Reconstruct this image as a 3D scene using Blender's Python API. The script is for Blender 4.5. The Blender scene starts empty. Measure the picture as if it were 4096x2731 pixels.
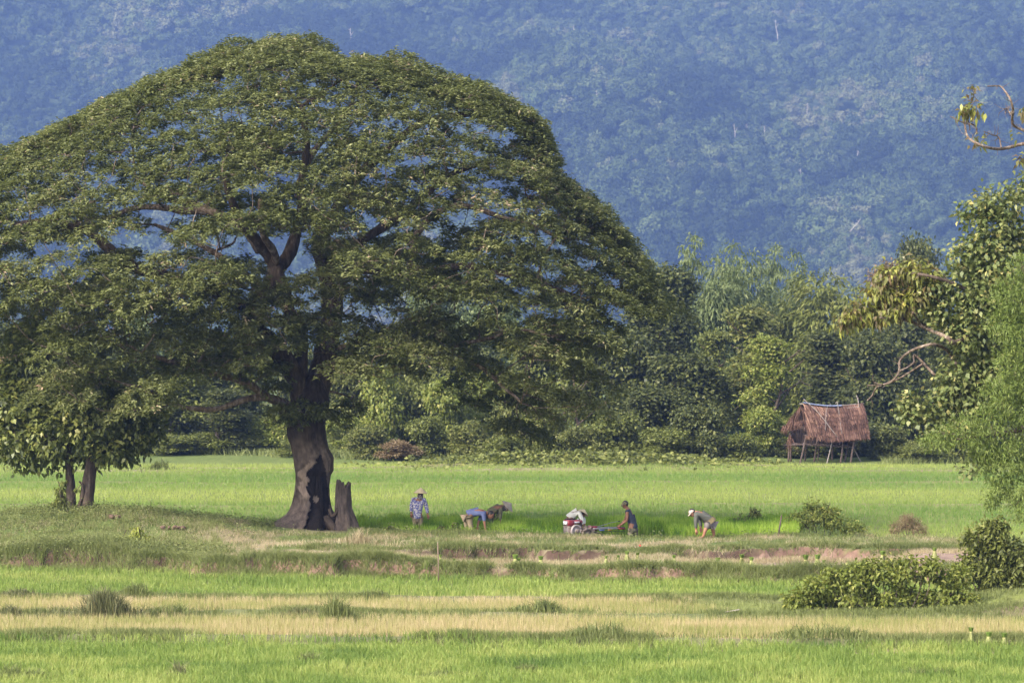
import bpy, math, random
import numpy as np
from mathutils import Vector, Matrix, Euler
R = math.radians
# ------------------------------------------------------------------ camera, sky, sun, exposure
sc = bpy.context.scene
col = sc.collection
FPX = 12500.0            # focal length in pixels of the 4096 px wide frame
CAMZ = 6.0
cam_d = bpy.data.cameras.new('camera'); cam = bpy.data.objects.new('camera', cam_d); col.objects.link(cam)
cam.location = (0, 0, CAMZ); cam.rotation_euler = (R(90), 0, 0)
cam_d.sensor_width = 36.0; cam_d.lens = FPX / 4096 * 36.0
cam_d.clip_start = 0.5; cam_d.clip_end = 9000
cam_d.dof.use_dof = True; cam_d.dof.focus_distance = 98.0; cam_d.dof.aperture_fstop = 2.8
sc.camera = cam
SUN = Vector((-0.54, -0.50, 0.60)).normalized()      # towards the sun: high, from the left and a little in front of the tree
w = bpy.data.worlds.new('World'); sc.world = w; w.use_nodes = True
nt = w.node_tree; nt.nodes.clear()
sky = nt.nodes.new('ShaderNodeTexSky'); sky.sky_type = 'NISHITA'; sky.sun_disc = False
sky.sun_elevation = math.asin(SUN.z); sky.sun_rotation = math.atan2(SUN.x, SUN.y)
sky.air_density = 0.8; sky.dust_density = 4.0; sky.ozone_density = 1.0
bg = nt.nodes.new('ShaderNodeBackground'); bg.inputs[1].default_value = 0.15
wo = nt.nodes.new('ShaderNodeOutputWorld')
hs_ = nt.nodes.new('ShaderNodeHueSaturation'); hs_.inputs['Saturation'].default_value = 0.42      # thin high cloud: a whiter sky
nt.links.new(sky.outputs[0], hs_.inputs['Color']); nt.links.new(hs_.outputs[0], bg.inputs[0]); nt.links.new(bg.outputs[0], wo.inputs[0])
sun_d = bpy.data.lights.new('sun', 'SUN'); sun_d.energy = 2.8; sun_d.angle = R(10); sun_d.color = (1.0, 0.90, 0.74)
sun = bpy.data.objects.new('sun', sun_d); col.objects.link(sun)
sun.rotation_euler = (-SUN).to_track_quat('-Z', 'Y').to_euler(); sun.location = (-60, 40, 110)
vs = sc.view_settings; vs.view_transform = 'Standard'; vs.look = 'None'; vs.exposure = 1.5; vs.gamma = 1.0
vs.use_curve_mapping = False
sc.cycles.max_bounces = 6; sc.cycles.diffuse_bounces = 3; sc.cycles.transmission_bounces = 4
sc.cycles.transparent_max_bounces = 4; sc.cycles.volume_bounces = 0
sc.cycles.sample_clamp_indirect = 4.0

# ------------------------------------------------------------------ helpers
rng = np.random.default_rng(7)
def P(u, v, Y):                       # a place at depth Y, read off the photograph
    return np.array([(u - 2048) / FPX * Y, Y, CAMZ - (v - 1365) / FPX * Y])
def proj(p):
    p = np.asarray(p); Y = p[..., 1]
    return 2048 + p[..., 0] / Y * FPX, 1365 - (p[..., 2] - CAMZ) / Y * FPX

def hash2(ix, iy, seed):
    h = (ix.astype(np.int64) * 374761393 + iy.astype(np.int64) * 668265263 + seed * 1442695041) & 0xffffffff
    h = ((h ^ (h >> 13)) * 1274126177) & 0xffffffff
    return ((h ^ (h >> 16)) & 0xffffff) / float(0xffffff)
def vnoise(x, y, seed=0):
    x = np.asarray(x, float); y = np.asarray(y, float)
    ix = np.floor(x); iy = np.floor(y); fx = x - ix; fy = y - iy
    fx = fx * fx * (3 - 2 * fx); fy = fy * fy * (3 - 2 * fy)
    a = hash2(ix, iy, seed); b = hash2(ix + 1, iy, seed); c = hash2(ix, iy + 1, seed); d = hash2(ix + 1, iy + 1, seed)
    return (a * (1 - fx) + b * fx) * (1 - fy) + (c * (1 - fx) + d * fx) * fy
def fbm(x, y, seed=0, oct=4):
    s = 0; a = 0.5; t = 0
    for k in range(oct):
        s = s + a * vnoise(np.asarray(x) * 2 ** k + 17.3 * k, np.asarray(y) * 2 ** k, seed + k); t += a; a *= 0.5
    return s / t
def sst(a, b, t):
    t = np.clip((np.asarray(t, float) - a) / (b - a), 0, 1); return t * t * (3 - 2 * t)

def tag(o, label=None, cat=None, group=None, kind=None):
    for k, v_ in (('label', label), ('category', cat), ('group', group), ('kind', kind)):
        if v_: o[k] = v_
    return o
def link(name, me, mat=None, parent=None, loc=None):
    o = bpy.data.objects.new(name, me); col.objects.link(o)
    if mat is not None and me is not None and not me.materials:
        for m in (mat if isinstance(mat, (list, tuple)) else [mat]): me.materials.append(m)
    if parent is not None: o.parent = parent
    if loc is not None: o.location = loc
    return o
def empty(name, loc, label=None, cat=None, group=None, rz=0, scale=None):
    o = bpy.data.objects.new(name, None); col.objects.link(o); o.location = tuple(loc); o.rotation_euler.z = rz
    o.empty_display_size = 0.2
    if scale: o.scale = (scale,) * 3 if not isinstance(scale, (tuple, list)) else scale
    return tag(o, label, cat, group)
def npmesh(name, V, F, tint=None, colr=None, smooth=False):
    """V (n,3); F (m,k) all faces with k corners, or a list of such arrays"""
    Fs = F if isinstance(F, list) else [F]
    me = bpy.data.meshes.new(name)
    V = np.ascontiguousarray(V, np.float32)
    me.vertices.add(len(V)); me.vertices.foreach_set('co', V.ravel())
    nl = sum(f.size for f in Fs); nf = sum(len(f) for f in Fs)
    me.loops.add(nl); me.loops.foreach_set('vertex_index', np.concatenate([f.ravel() for f in Fs]).astype(np.int32))
    me.polygons.add(nf)
    tot = np.concatenate([np.full(len(f), f.shape[1], np.int32) for f in Fs])
    st = (np.cumsum(tot) - tot).astype(np.int32)
    me.polygons.foreach_set('loop_start', st); me.polygons.foreach_set('loop_total', tot)
    if smooth: me.polygons.foreach_set('use_smooth', np.ones(nf, bool))
    me.update(calc_edges=True); 
    if tint is not None:
        a = me.attributes.new('tint', 'FLOAT', 'FACE' if len(tint) == nf else 'POINT'); a.data.foreach_set('value', np.ascontiguousarray(tint, np.float32))
    if colr is not None:
        a = me.attributes.new('col', 'FLOAT_COLOR', 'POINT')
        c = np.ones((len(V), 4), np.float32); c[:, :3] = colr; a.data.foreach_set('color', c.ravel())
    return me

class MB:                              # collects small shapes into one mesh
    def __init__(s): s.V = []; s.F3 = []; s.F4 = []; s.n = 0
    def add(s, V, F):
        V = np.asarray(V, float); F = np.asarray(F, int)
        s.V.append(V); (s.F3 if F.shape[1] == 3 else s.F4).append(F + s.n); s.n += len(V)
    def box(s, c, size, rot=None):
        v = np.array([[x, y, z] for x in (-.5, .5) for y in (-.5, .5) for z in (-.5, .5)]) * np.array(size)
        if rot is not None: v = v @ np.array(Euler(rot).to_matrix()).T
        s.add(v + np.array(c), [[0, 1, 3, 2], [4, 6, 7, 5], [0, 4, 5, 1], [2, 3, 7, 6], [0, 2, 6, 4], [1, 5, 7, 3]]); return s
    def rbox(s, c, size, b=0.02, rot=None):      # box with chamfered edges
        hx, hy, hz = np.array(size) / 2; b = min(b, hx * .9, hy * .9, hz * .9)
        bm = bpy_box(hx, hy, hz, b); v = bm[0]
        if rot is not None: v = v @ np.array(Euler(rot).to_matrix()).T
        s.add(v + np.array(c), bm[1]); s.add(v[:0], np.zeros((0, 4), int)) ; s.F3.append(bm[2] + s.n - len(v)) ; return s
    def tube(s, pts, rad, n=8, cap=True, flat=None, noise=0, seed=0):
        V, F = tube_np(pts, rad, n, noise, seed)
        s.add(V, F)
        if cap:
            m = len(pts); base = s.n - len(V)
            for k, ring in ((0, 0), (1, m - 1)):
                c = V[ring * n:(ring + 1) * n].mean(0); s.V.append(c[None]); ci = s.n; s.n += 1
                r = base + ring * n + np.arange(n); r2 = np.roll(r, -1)
                tri = np.stack([np.full(n, ci), r2, r], 1) if k == 0 else np.stack([np.full(n, ci), r, r2], 1)
                s.F3.append(tri)
        return s
    def lathe(s, prof, c=(0, 0, 0), n=20, rot=None):   # profile of (radius, z)
        a = np.arange(n) / n * 2 * math.pi; m = len(prof)
        V = np.array([[r * math.cos(t), r * math.sin(t), z] for r, z in prof for t in a])
        if rot is not None: V = V @ np.array(Euler(rot).to_matrix()).T
        i = np.arange(m - 1)[:, None] * n + np.arange(n)[None]; j = np.arange(m - 1)[:, None] * n + (np.arange(n)[None] + 1) % n
        s.add(V + np.array(c), np.stack([i, j, j + n, i + n], -1).reshape(-1, 4)); return s
    def ball(s, c, r, n=10, rot=None):
        r = np.array(r) * np.ones(3); th = np.linspace(0.02, math.pi - 0.02, n); a = np.arange(2 * n) / (2 * n) * 2 * math.pi
        V = np.array([[math.sin(t) * math.cos(p), math.sin(t) * math.sin(p), math.cos(t)] for t in th for p in a]) * r
        if rot is not None: V = V @ np.array(Euler(rot).to_matrix()).T
        N = 2 * n; i = np.arange(n - 1)[:, None] * N + np.arange(N)[None]; j = np.arange(n - 1)[:, None] * N + (np.arange(N)[None] + 1) % N
        s.add(V + np.array(c), np.stack([i, i + N, j + N, j], -1).reshape(-1, 4)); return s
    def mesh(s, name, smooth=False, tint=None):
        Fs = [np.concatenate(x) for x in (s.F3, s.F4) if x]
        return npmesh(name, np.concatenate(s.V), Fs, smooth=smooth, tint=tint)
    def build(s, name, mat, parent=None, smooth=False, loc=None, label=None):
        o = link(name, s.mesh(name, smooth), mat, parent, loc)
        if label: o['label'] = label
        return o
def bpy_box(hx, hy, hz, b):
    import bmesh
    bm = bmesh.new(); bmesh.ops.create_cube(bm, size=2)
    for v_ in bm.verts: v_.co = Vector((v_.co.x * hx, v_.co.y * hy, v_.co.z * hz))
    bmesh.ops.bevel(bm, geom=bm.edges[:], offset=b, segments=1, affect='EDGES')
    V = np.array([v_.co[:] for v_ in bm.verts]); f4 = []; f3 = []
    for f in bm.faces: (f4 if len(f.verts) == 4 else f3).append([v_.index for v_ in f.verts])
    bm.free(); return V, np.array(f4, int).reshape(-1, 4), np.array(f3, int).reshape(-1, 3)
def tube_np(pts, rad, n=8, noise=0, seed=0):
    pts = np.asarray(pts, float); m = len(pts); rad = np.atleast_1d(np.asarray(rad, float)); rad = np.interp(np.linspace(0, 1, m), np.linspace(0, 1, max(2, len(rad))), rad if len(rad) > 1 else np.repeat(rad, 2))
    t = np.gradient(pts, axis=0); t /= np.linalg.norm(t, axis=1, keepdims=True) + 1e-9
    ref = np.array([0.0, 1.0, 0.0]) if abs(t[0][1]) < 0.8 else np.array([1.0, 0, 0])
    V = np.zeros((m, n, 3)); a = np.arange(n) / n * 2 * math.pi; g_ = np.random.default_rng(seed)
    for k in range(m):                                   # parallel transport of the ring frame
        ref = ref - t[k] * (ref @ t[k]); ref = ref / (np.linalg.norm(ref) + 1e-9); s_ = np.cross(t[k], ref)
        r = rad[k] * (1 + noise * g_.uniform(-1, 1, n)) if noise else np.full(n, rad[k])
        V[k] = pts[k] + (np.cos(a) * r)[:, None] * s_ + (np.sin(a) * r)[:, None] * ref
    i = np.arange(m - 1)[:, None] * n + np.arange(n)[None]; j = np.arange(m - 1)[:, None] * n + (np.arange(n)[None] + 1) % n
    return V.reshape(-1, 3), np.stack([i, j, j + n, i + n], -1).reshape(-1, 4)
def smooth_path(pts, n=10):
    pts = np.asarray(pts, float)
    if len(pts) < 3: t = np.linspace(0, 1, n)[:, None]; return pts[0] * (1 - t) + pts[-1] * t
    e = np.vstack([2 * pts[0] - pts[1], pts, 2 * pts[-1] - pts[-2]]); out = []
    seg = len(pts) - 1; per = max(2, n // seg)
    for k in range(seg):
        p0, p1, p2, p3 = e[k:k + 4]
        for t in np.arange(per) / per:
            out.append(0.5 * ((2 * p1) + (-p0 + p2) * t + (2 * p0 - 5 * p1 + 4 * p2 - p3) * t * t + (-p0 + 3 * p1 - 3 * p2 + p3) * t ** 3))
    out.append(pts[-1]); return np.array(out)
def norm(a): return a / (np.linalg.norm(a, axis=-1, keepdims=True) + 1e-9)

def leaves(pos, d, nrm, L, W, fold=0.15, droop=0.0):
    """diamond shaped leaves, one folded quad each"""
    n = len(pos); d = norm(d); side = norm(np.cross(d, nrm)); nrm = np.cross(side, d)
    L = (np.ones(n) * L)[:, None]; W = (np.ones(n) * W)[:, None]
    mid = pos + d * L * 0.45 + nrm * L * fold
    tip = pos + d * L - np.array([0, 0, 1.0]) * droop * L
    V = np.stack([pos, mid + side * W / 2, tip, mid - side * W / 2], 1).reshape(-1, 3)
    return V, np.arange(4 * n).reshape(-1, 4)
def rand_dir(n, g=None):
    g = g or rng; return norm(g.normal(size=(n, 3)))
def blades(pos, h, wd, lean=0.35, g=None, seg2=False):
    g = g or rng; n = len(pos); a = g.uniform(0, 2 * math.pi, n)
    side = np.stack([np.cos(a), np.sin(a) * 0.5, np.zeros(n)], 1); side = norm(side)
    b = g.uniform(0, 2 * math.pi, n); le = np.abs(g.normal(0, lean, n)) * h
    off = np.stack([np.cos(b) * le, np.sin(b) * le, np.zeros(n)], 1)
    hh = np.stack([np.zeros(n), np.zeros(n), np.ones(n) * h], 1); wd = (np.ones(n) * wd)[:, None]
    if not seg2:
        V = np.stack([pos - side * wd / 2, pos + side * wd / 2, pos + hh + off], 1).reshape(-1, 3)
        return V, np.arange(3 * n).reshape(-1, 3)
    m = pos + hh * 0.62 + off * 0.35
    V = np.stack([pos - side * wd * .4, pos + side * wd * .4, m + side * wd / 2, m - side * wd / 2, m + side * wd / 2, pos + hh + off, m - side * wd / 2, pos + hh + off], 1)
    V = np.stack([pos - side * wd * .4, pos + side * wd * .4, m + side * wd * .5, pos + hh * .95 + off * 1.1, m - side * wd * .5], 1).reshape(-1, 3)
    k = np.arange(n)[:, None] * 5
    return V, [k + np.array([[2, 3, 4]]), k + np.array([[0, 1, 2, 4]])]

# ------------------------------------------------------------------ materials
def newmat(name):
    m = bpy.data.materials.new(name); m.use_nodes = True; n = m.node_tree; b = n.nodes['Principled BSDF']; return m, n, b
def ramp(n, stops):
    r = n.nodes.new('ShaderNodeValToRGB'); e = r.color_ramp.elements
    while len(e) < len(stops): e.new(0.5)
    for k, (p, c) in enumerate(stops): e[k].position = p; e[k].color = (*c, 1)
    return r
def leafmat(name, stops, transl=0.35, rough=0.5, spec=0.3):
    m, n, b = newmat(name)
    a = n.nodes.new('ShaderNodeAttribute'); a.attribute_name = 'tint'
    r = ramp(n, stops); n.links.new(a.outputs['Fac'], r.inputs[0]); n.links.new(r.outputs[0], b.inputs['Base Color'])
    b.inputs['Roughness'].default_value = rough; b.inputs['Specular IOR Level'].default_value = spec
    t = n.nodes.new('ShaderNodeBsdfTranslucent'); hs = n.nodes.new('ShaderNodeHueSaturation'); hs.inputs['Value'].default_value = 1.25; hs.inputs['Saturation'].default_value = 1.1
    n.links.new(r.outputs[0], hs.inputs['Color']); n.links.new(hs.outputs[0], t.inputs['Color'])
    mx = n.nodes.new('ShaderNodeMixShader'); mx.inputs[0].default_value = transl
    n.links.new(b.outputs[0], mx.inputs[1]); n.links.new(t.outputs[0], mx.inputs[2])
    n.links.new(mx.outputs[0], n.nodes['Material Output'].inputs[0]); return m
def noisemat(name, stops, scale=4.0, rough=0.9, detail=6, bump=0.0, bscale=None, stretch=(1, 1, 1), spec=0.2, metallic=0.0, dist=0.02):
    m, n, b = newmat(name)
    tc = n.nodes.new('ShaderNodeTexCoord'); mp = n.nodes.new('ShaderNodeMapping'); mp.inputs['Scale'].default_value = stretch
    n.links.new(tc.outputs['Object'], mp.inputs[0])
    z = n.nodes.new('ShaderNodeTexNoise'); z.inputs['Scale'].default_value = scale; z.inputs['Detail'].default_value = detail; z.inputs['Roughness'].default_value = 0.65
    n.links.new(mp.outputs[0], z.inputs['Vector']); r = ramp(n, stops); n.links.new(z.outputs[0], r.inputs[0]); n.links.new(r.outputs[0], b.inputs['Base Color'])
    b.inputs['Roughness'].default_value = rough; b.inputs['Specular IOR Level'].default_value = spec; b.inputs['Metallic'].default_value = metallic
    if bump:
        z2 = n.nodes.new('ShaderNodeTexNoise'); z2.inputs['Scale'].default_value = bscale or scale * 3; z2.inputs['Detail'].default_value = 5
        n.links.new(mp.outputs[0], z2.inputs['Vector']); bp = n.nodes.new('ShaderNodeBump'); bp.inputs['Strength'].default_value = bump; bp.inputs['Distance'].default_value = dist
        n.links.new(z2.outputs[0], bp.inputs['Height']); n.links.new(bp.outputs[0], b.inputs['Normal'])
    return m
def colmat(name, nscale=3.0, amt=0.35, bump=0.3, rough=0.95, dist=0.05, stretch=(1, 1, 1)):   # vertex colour broken up by noise
    m, n, b = newmat(name)
    a = n.nodes.new('ShaderNodeAttribute'); a.attribute_name = 'col'
    tc = n.nodes.new('ShaderNodeTexCoord'); mp = n.nodes.new('ShaderNodeMapping'); mp.inputs['Scale'].default_value = stretch; n.links.new(tc.outputs['Object'], mp.inputs[0])
    z = n.nodes.new('ShaderNodeTexNoise'); z.inputs['Scale'].default_value = nscale; z.inputs['Detail'].default_value = 8; z.inputs['Roughness'].default_value = 0.7
    n.links.new(mp.outputs[0], z.inputs['Vector'])
    mr = n.nodes.new('ShaderNodeMapRange'); mr.inputs[1].default_value = 0.25; mr.inputs[2].default_value = 0.75; mr.inputs[3].default_value = 1 - amt; mr.inputs[4].default_value = 1 + amt
    n.links.new(z.outputs[0], mr.inputs[0]); mul = n.nodes.new('ShaderNodeVectorMath'); mul.operation = 'SCALE'
    n.links.new(a.outputs['Color'], mul.inputs[0]); n.links.new(mr.outputs[0], mul.inputs['Scale']); n.links.new(mul.outputs[0], b.inputs['Base Color'])
    b.inputs['Roughness'].default_value = rough; b.inputs['Specular IOR Level'].default_value = 0.12
    if bump:
        bp = n.nodes.new('ShaderNodeBump'); bp.inputs['Strength'].default_value = bump; bp.inputs['Distance'].default_value = dist
        n.links.new(z.outputs[0], bp.inputs['Height']); n.links.new(bp.outputs[0], b.inputs['Normal'])
    return m
def plain(name, c, rough=0.7, metallic=0.0, spec=0.3, var=0.15, scale=12):
    c = np.array(c); return noisemat(name, [(0.3, tuple(c * (1 - var))), (0.7, tuple(np.minimum(c * (1 + var), 1)))], scale, rough, spec=spec, metallic=metallic)
M = {}
M['ground'] = colmat('ground_soil', 5.0, 0.35, 0.5)
M['mountain'] = noisemat('mountain_soil', [(0.3, (.03, .05, .02)), (0.7, (.06, .08, .03))], 0.02)
M['rain'] = leafmat('rain_tree_leaf', [(0, (.068, .082, .026)), (0.5, (.135, .152, .048)), (0.85, (.225, .235, .095)), (0.98, (.31, .31, .16)), (1, (.42, .31, .21))], 0.3, 0.55)
M['bark'] = noisemat('grey_brown_bark', [(0.3, (.035, .026, .020)), (0.55, (.095, .070, .053)), (0.75, (.24, .20, .165))], 5.0, 0.95, bump=0.9, bscale=9, stretch=(1.6, 1.6, .35), dist=0.05)
M['branchbark'] = noisemat('pale_branch_bark', [(0.3, (.05, .037, .028)), (0.5, (.15, .11, .082)), (0.7, (.34, .28, .23))], 5.0, 0.95, bump=0.9, bscale=9, stretch=(1.6, 1.6, .35), dist=0.05)
M['trunkcol'] = colmat('rain_tree_trunk', 7.0, 0.5, 0.9, stretch=(1.5, 1.5, .5), dist=0.08)
M['palewood'] = noisemat('pale_dead_wood', [(0.3, (.22, .18, .15)), (0.7, (.48, .42, .37))], 6.0, 0.9, bump=0.4)
M['rice'] = leafmat('young_rice', [(0, (.085, .145, .030)), (0.5, (.195, .268, .056)), (1, (.34, .37, .11))], 0.4, 0.6)
M['ricefar'] = leafmat('field_rice', [(0, (.105, .19, .042)), (0.5, (.20, .28, .062)), (1, (.34, .375, .105))], 0.4, 0.6)
M['seed'] = leafmat('rice_seedlings', [(0, (.06, .13, .015)), (0.4, (.19, .31, .03)), (1, (.40, .50, .09))], 0.45, 0.55)
M['yellow'] = leafmat('yellowing_rice', [(0, (.15, .21, .05)), (0.4, (.29, .30, .10)), (0.75, (.42, .35, .18)), (1, (.52, .42, .27))], 0.35, 0.7)
M['weed'] = leafmat('bank_weeds', [(0, (.075, .095, .03)), (0.5, (.14, .165, .05)), (1, (.23, .25, .09))], 0.3, 0.6)
M['dry'] = leafmat('dry_grass', [(0, (.20, .16, .085)), (0.5, (.36, .30, .18)), (1, (.52, .45, .30))], 0.3, 0.8)
M['dark'] = leafmat('dark_tree_leaf', [(0, (.040, .050, .016)), (0.6, (.088, .102, .028)), (1, (.19, .19, .055))], 0.25, 0.5)
M['mid'] = leafmat('green_tree_leaf', [(0, (.068, .080, .018)), (0.6, (.138, .158, .036)), (1, (.26, .265, .08))], 0.3, 0.5)
M['olive'] = leafmat('olive_tree_leaf', [(0, (.07, .085, .022)), (0.6, (.14, .155, .04)), (1, (.28, .26, .09))], 0.3, 0.55)
M['yel'] = leafmat('yellow_green_leaf', [(0, (.09, .12, .02)), (0.6, (.19, .22, .045)), (1, (.36, .34, .10))], 0.35, 0.55)
M['bamb'] = leafmat('bamboo_leaf', [(0, (.08, .11, .04)), (0.6, (.15, .185, .07)), (1, (.25, .28, .12))], 0.35, 0.6)
M['glossy'] = leafmat('glossy_leaf', [(0, (.06, .085, .022)), (0.5, (.12, .15, .045)), (0.85, (.24, .25, .09)), (1, (.45, .38, .14))], 0.25, 0.5, 0.3)
M['feather'] = leafmat('feathery_leaf', [(0, (.09, .13, .025)), (0.6, (.165, .215, .05)), (1, (.29, .33, .10))], 0.4, 0.6)
M['brownleaf'] = leafmat('brown_dry_leaf', [(0, (.12, .08, .04)), (0.6, (.22, .16, .09)), (1, (.34, .27, .17))], 0.3, 0.8)
# ------------------------------------------------------------------ the lie of the land
def wn(x, y): return fbm(np.asarray(x, float) * .6, np.asarray(y, float) * .3, 3) - .5
def wall_y(x): return np.interp(x, [-22, -15, -9.5, -8.5, -2, 3, 9, 20], [88.6, 87.6, 86.6, 85.0, 83.9, 83.2, 82.6, 82.2])
def up_y(x): return np.interp(x, [-9, -5, 0, 4, 8, 12, 20], [86.6, 87.3, 88.0, 88.4, 88.9, 89.6, 90.2])     # upper step
def hump(x, y, cx, cy, rx, ry, h): return h * np.exp(-(((x - cx) / rx) ** 2 + ((y - cy) / ry) ** 2) ** 1.3)
BUNDS = [(76.9, .45, .13), (72.2, .55, .15), (66.4, .6, .11)]
def bund_y(y0, x): return y0 - 0.035 * x + 0.25 * np.sin(x * .35 + y0)
def height(x, y):
    x = np.asarray(x, float); y = np.asarray(y, float)
    n1 = fbm(x * .6, y * .3, 3) - .5; n2 = fbm(x * 2.5, y * 2.5, 5) - .5
    bf = 94.6 + 0.9 * n1 + np.interp(x, [-20, -13, -8, -4.6, -3.2, 0, 3], [4.5, 4.0, 3.6, 3.4, 1.0, 0.2, 0])
    ptop = 0.15 + 0.06 * n2 + np.interp(x, [-9, 0, 4, 9, 14], [.06, .02, -.06, -.02, -.08])
    lower = np.where(y < 66.0, -0.46, -0.38) + 0.02 * n2
    yw = wall_y(x) + 1.5 * n1 + .7 * n2; yu = up_y(x) + 2.2 * n1 + .9 * n2
    far = -0.2 + 0.02 * n2 + hump(x, y, 3.5, 153, 8, 3.5, .35) + .25 * sst(158, 166, y)
    for yb in (118.0, 137.0, 149.0, 152.5):
        far = far + .09 * np.exp(-((y - yb - .02 * x - .6 * np.sin(x * .2)) / .5) ** 2)
    strip = -0.20 + 0.12 * sst(2.2, 0.2, y - yw) + .04 * n2
    z = far + (ptop - far) * sst(.35, -.35, y - bf)
    has_up = sst(-9.2, -7.4, x) * (.25 + .75 * sst(.36, .52, fbm(x * .33, x * 0 + 3.3, 201)))
    z = np.where(y < yu + .14, z + (strip - z) * has_up * sst(.14, -.14, y - yu), z)
    left_top = 0.02 + .06 * n2
    z = np.where((x < -7.4) & (y < 93), z + (left_top - z) * sst(93, 88, y) * (1 - has_up), z)
    z = z + (lower - z) * sst(.16, -.16, y - yw)
    z = z + hump(x, y, -13.0, 95.2, 5.2, 3.0, .62 + .25 * n1) + hump(x, y, -11.8, 88.6, 2.6, 1.9, .34 + .3 * n2) * sst(-.3, .3, y - yw)
    z = z + hump(x, y, -9.2, 92.6, 1.6, 1.2, .10) + hump(x, y, 12.8, 74.0, 3.5, 1.7, .42 + .2 * n2)
    for y0, wd, h in BUNDS: z = z + h * (.6 + 1.2 * np.maximum(n1 + .25, 0)) * np.exp(-((y - bund_y(y0, x)) / wd) ** 2)
    z = z - .05 * hump(x, y, -5.5, 96, 3.5, 3, 1.0)
    return z * np.where(y < 40, 0.6, 1)
def G(x, y): return float(height(np.array([x]), np.array([y]))[0])
def zone_col(x, y):
    n1 = fbm(x * .8, y * .8, 11); n2 = fbm(x * 3, y * 3, 12); n3 = fbm(x * .25, y * .5, 14); q1 = wn(x, y)
    c = lambda *a: np.array(a)[None, :]
    def mix(a, b, t): return a + (b - a) * np.clip(t, 0, 1)[:, None]
    yw = wall_y(x) + 1.5 * q1; yu = up_y(x) + 2.2 * q1
    rice = mix(c(.10, .13, .035), c(.16, .18, .05), n1 * 1.2)
    out = np.repeat(rice[:1], len(x), 0) * 0 + rice
    dry = mix(c(.16, .14, .08), c(.26, .22, .14), n2 * 1.4 - .2); green = mix(c(.07, .10, .03), c(.13, .16, .05), n2)
    bank = mix(dry, green, (n1 - .42) * 6)
    mud = mix(c(.17, .11, .085), c(.30, .215, .18), n2 * 1.5 - .25); red = mix(c(.09, .06, .045), c(.22, .135, .10), n2 * 1.4 - .2)
    onb = sst(99, 97.5, y) * np.where(x > -5, sst(95.2, 94.4, y), 1) * (y > yw)
    out = mix(out, bank, onb)
    out = mix(out, green, sst(99.5, 94, y) * sst(-8.5, -10, x) * (y > yw))
    st = (y > yw) * (y < yu + .1) * sst(-9, -7, x)
    out = mix(out, mix(dry, mud, sst(5, 8, x + 5 * (n1 - .5)) * .9), st)
    gz = np.hypot(height(x + .12, y) - height(x - .12, y), height(x, y + .12) - height(x, y - .12)) / .24
    out = mix(out, mix(red, c(.075, .048, .036), ((x < 7) & (y > 85.4)) * .95), sst(.35, .9, gz + (n2 - .5) * .4) * (y > 60) * (y < 99))
    straw = mix(c(.19, .14, .08), c(.36, .27, .16), n2 * 1.6 - .3)
    for y0, y1 in ((72.9, 76.3), (67.3, 71.3)):
        d = (y > bund_y(y0, x)) * (y < bund_y(y1, x)); d = d * (sst(5.2, 3.6, x + 3 * (n1 - .5)) if y0 > 72 else 1.0); out = mix(out, straw, d * 1.0)
    for y0, wd, h in BUNDS: out = mix(out, mix(green * .9, dry * .8, n3), np.exp(-((y - bund_y(y0, x)) / (wd * 1.2)) ** 2) * 1.3)
    out = mix(out, mix(red, mud, n1), sst(1.6, .6, np.hypot((x - 13.2) / 2.2, (y - 72.2) / .8)) * .8)
    out = mix(out, mud * 1.1, sst(.5, .2, np.abs(y - (65.2 - .03 * x)) / .8 + (n1 - .5)) * sst(2, 5, x) * .8)
    for yb, a in ((118.0, .35), (137.0, .3), (149.0, .7), (152.5, .75)):
        dd = np.exp(-((y - yb - .02 * x - .6 * np.sin(x * .2)) / .6) ** 2); out = mix(out, mix(dry, mud, n1), dd * a * sst(.4, .6, n3 + .05))
    out = mix(out, green, sst(156, 162, y)); return out
def lines(a):
    out = []
    for (x0, x1, s) in a: out += list(np.arange(x0, x1 - 1e-6, s))
    return np.array(out + [a[-1][1]])
gx = lines([(-1500, -200, 260), (-200, -44, 12), (-44, -20, 1.2), (-20, 20, .2), (20, 44, 1.2), (44, 200, 12), (200, 1500, 260)])
gy = lines([(-300, -20, 40), (-20, 50, 3.5), (50, 57, 1), (57, 64, .25), (64, 78, .16), (78, 98.5, .13), (98.5, 112, .5), (112, 172, 1.0), (172, 260, 8), (260, 1560, 100)])
X, Yg = np.meshgrid(gx, gy); Z = height(X.ravel(), Yg.ravel())
nx, ny = len(gx), len(gy)
i = (np.arange(ny - 1)[:, None] * nx + np.arange(nx - 1)[None]).ravel()
V = np.stack([X.ravel(), Yg.ravel(), Z], 1)
o = link('ground', npmesh('ground', V, np.stack([i, i + 1, i + nx + 1, i + nx], 1), colr=zone_col(X.ravel(), Yg.ravel()), smooth=True), M['ground'])
tag(o, 'earth bank, bunds and flooded paddy terraces', kind='structure')

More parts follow.
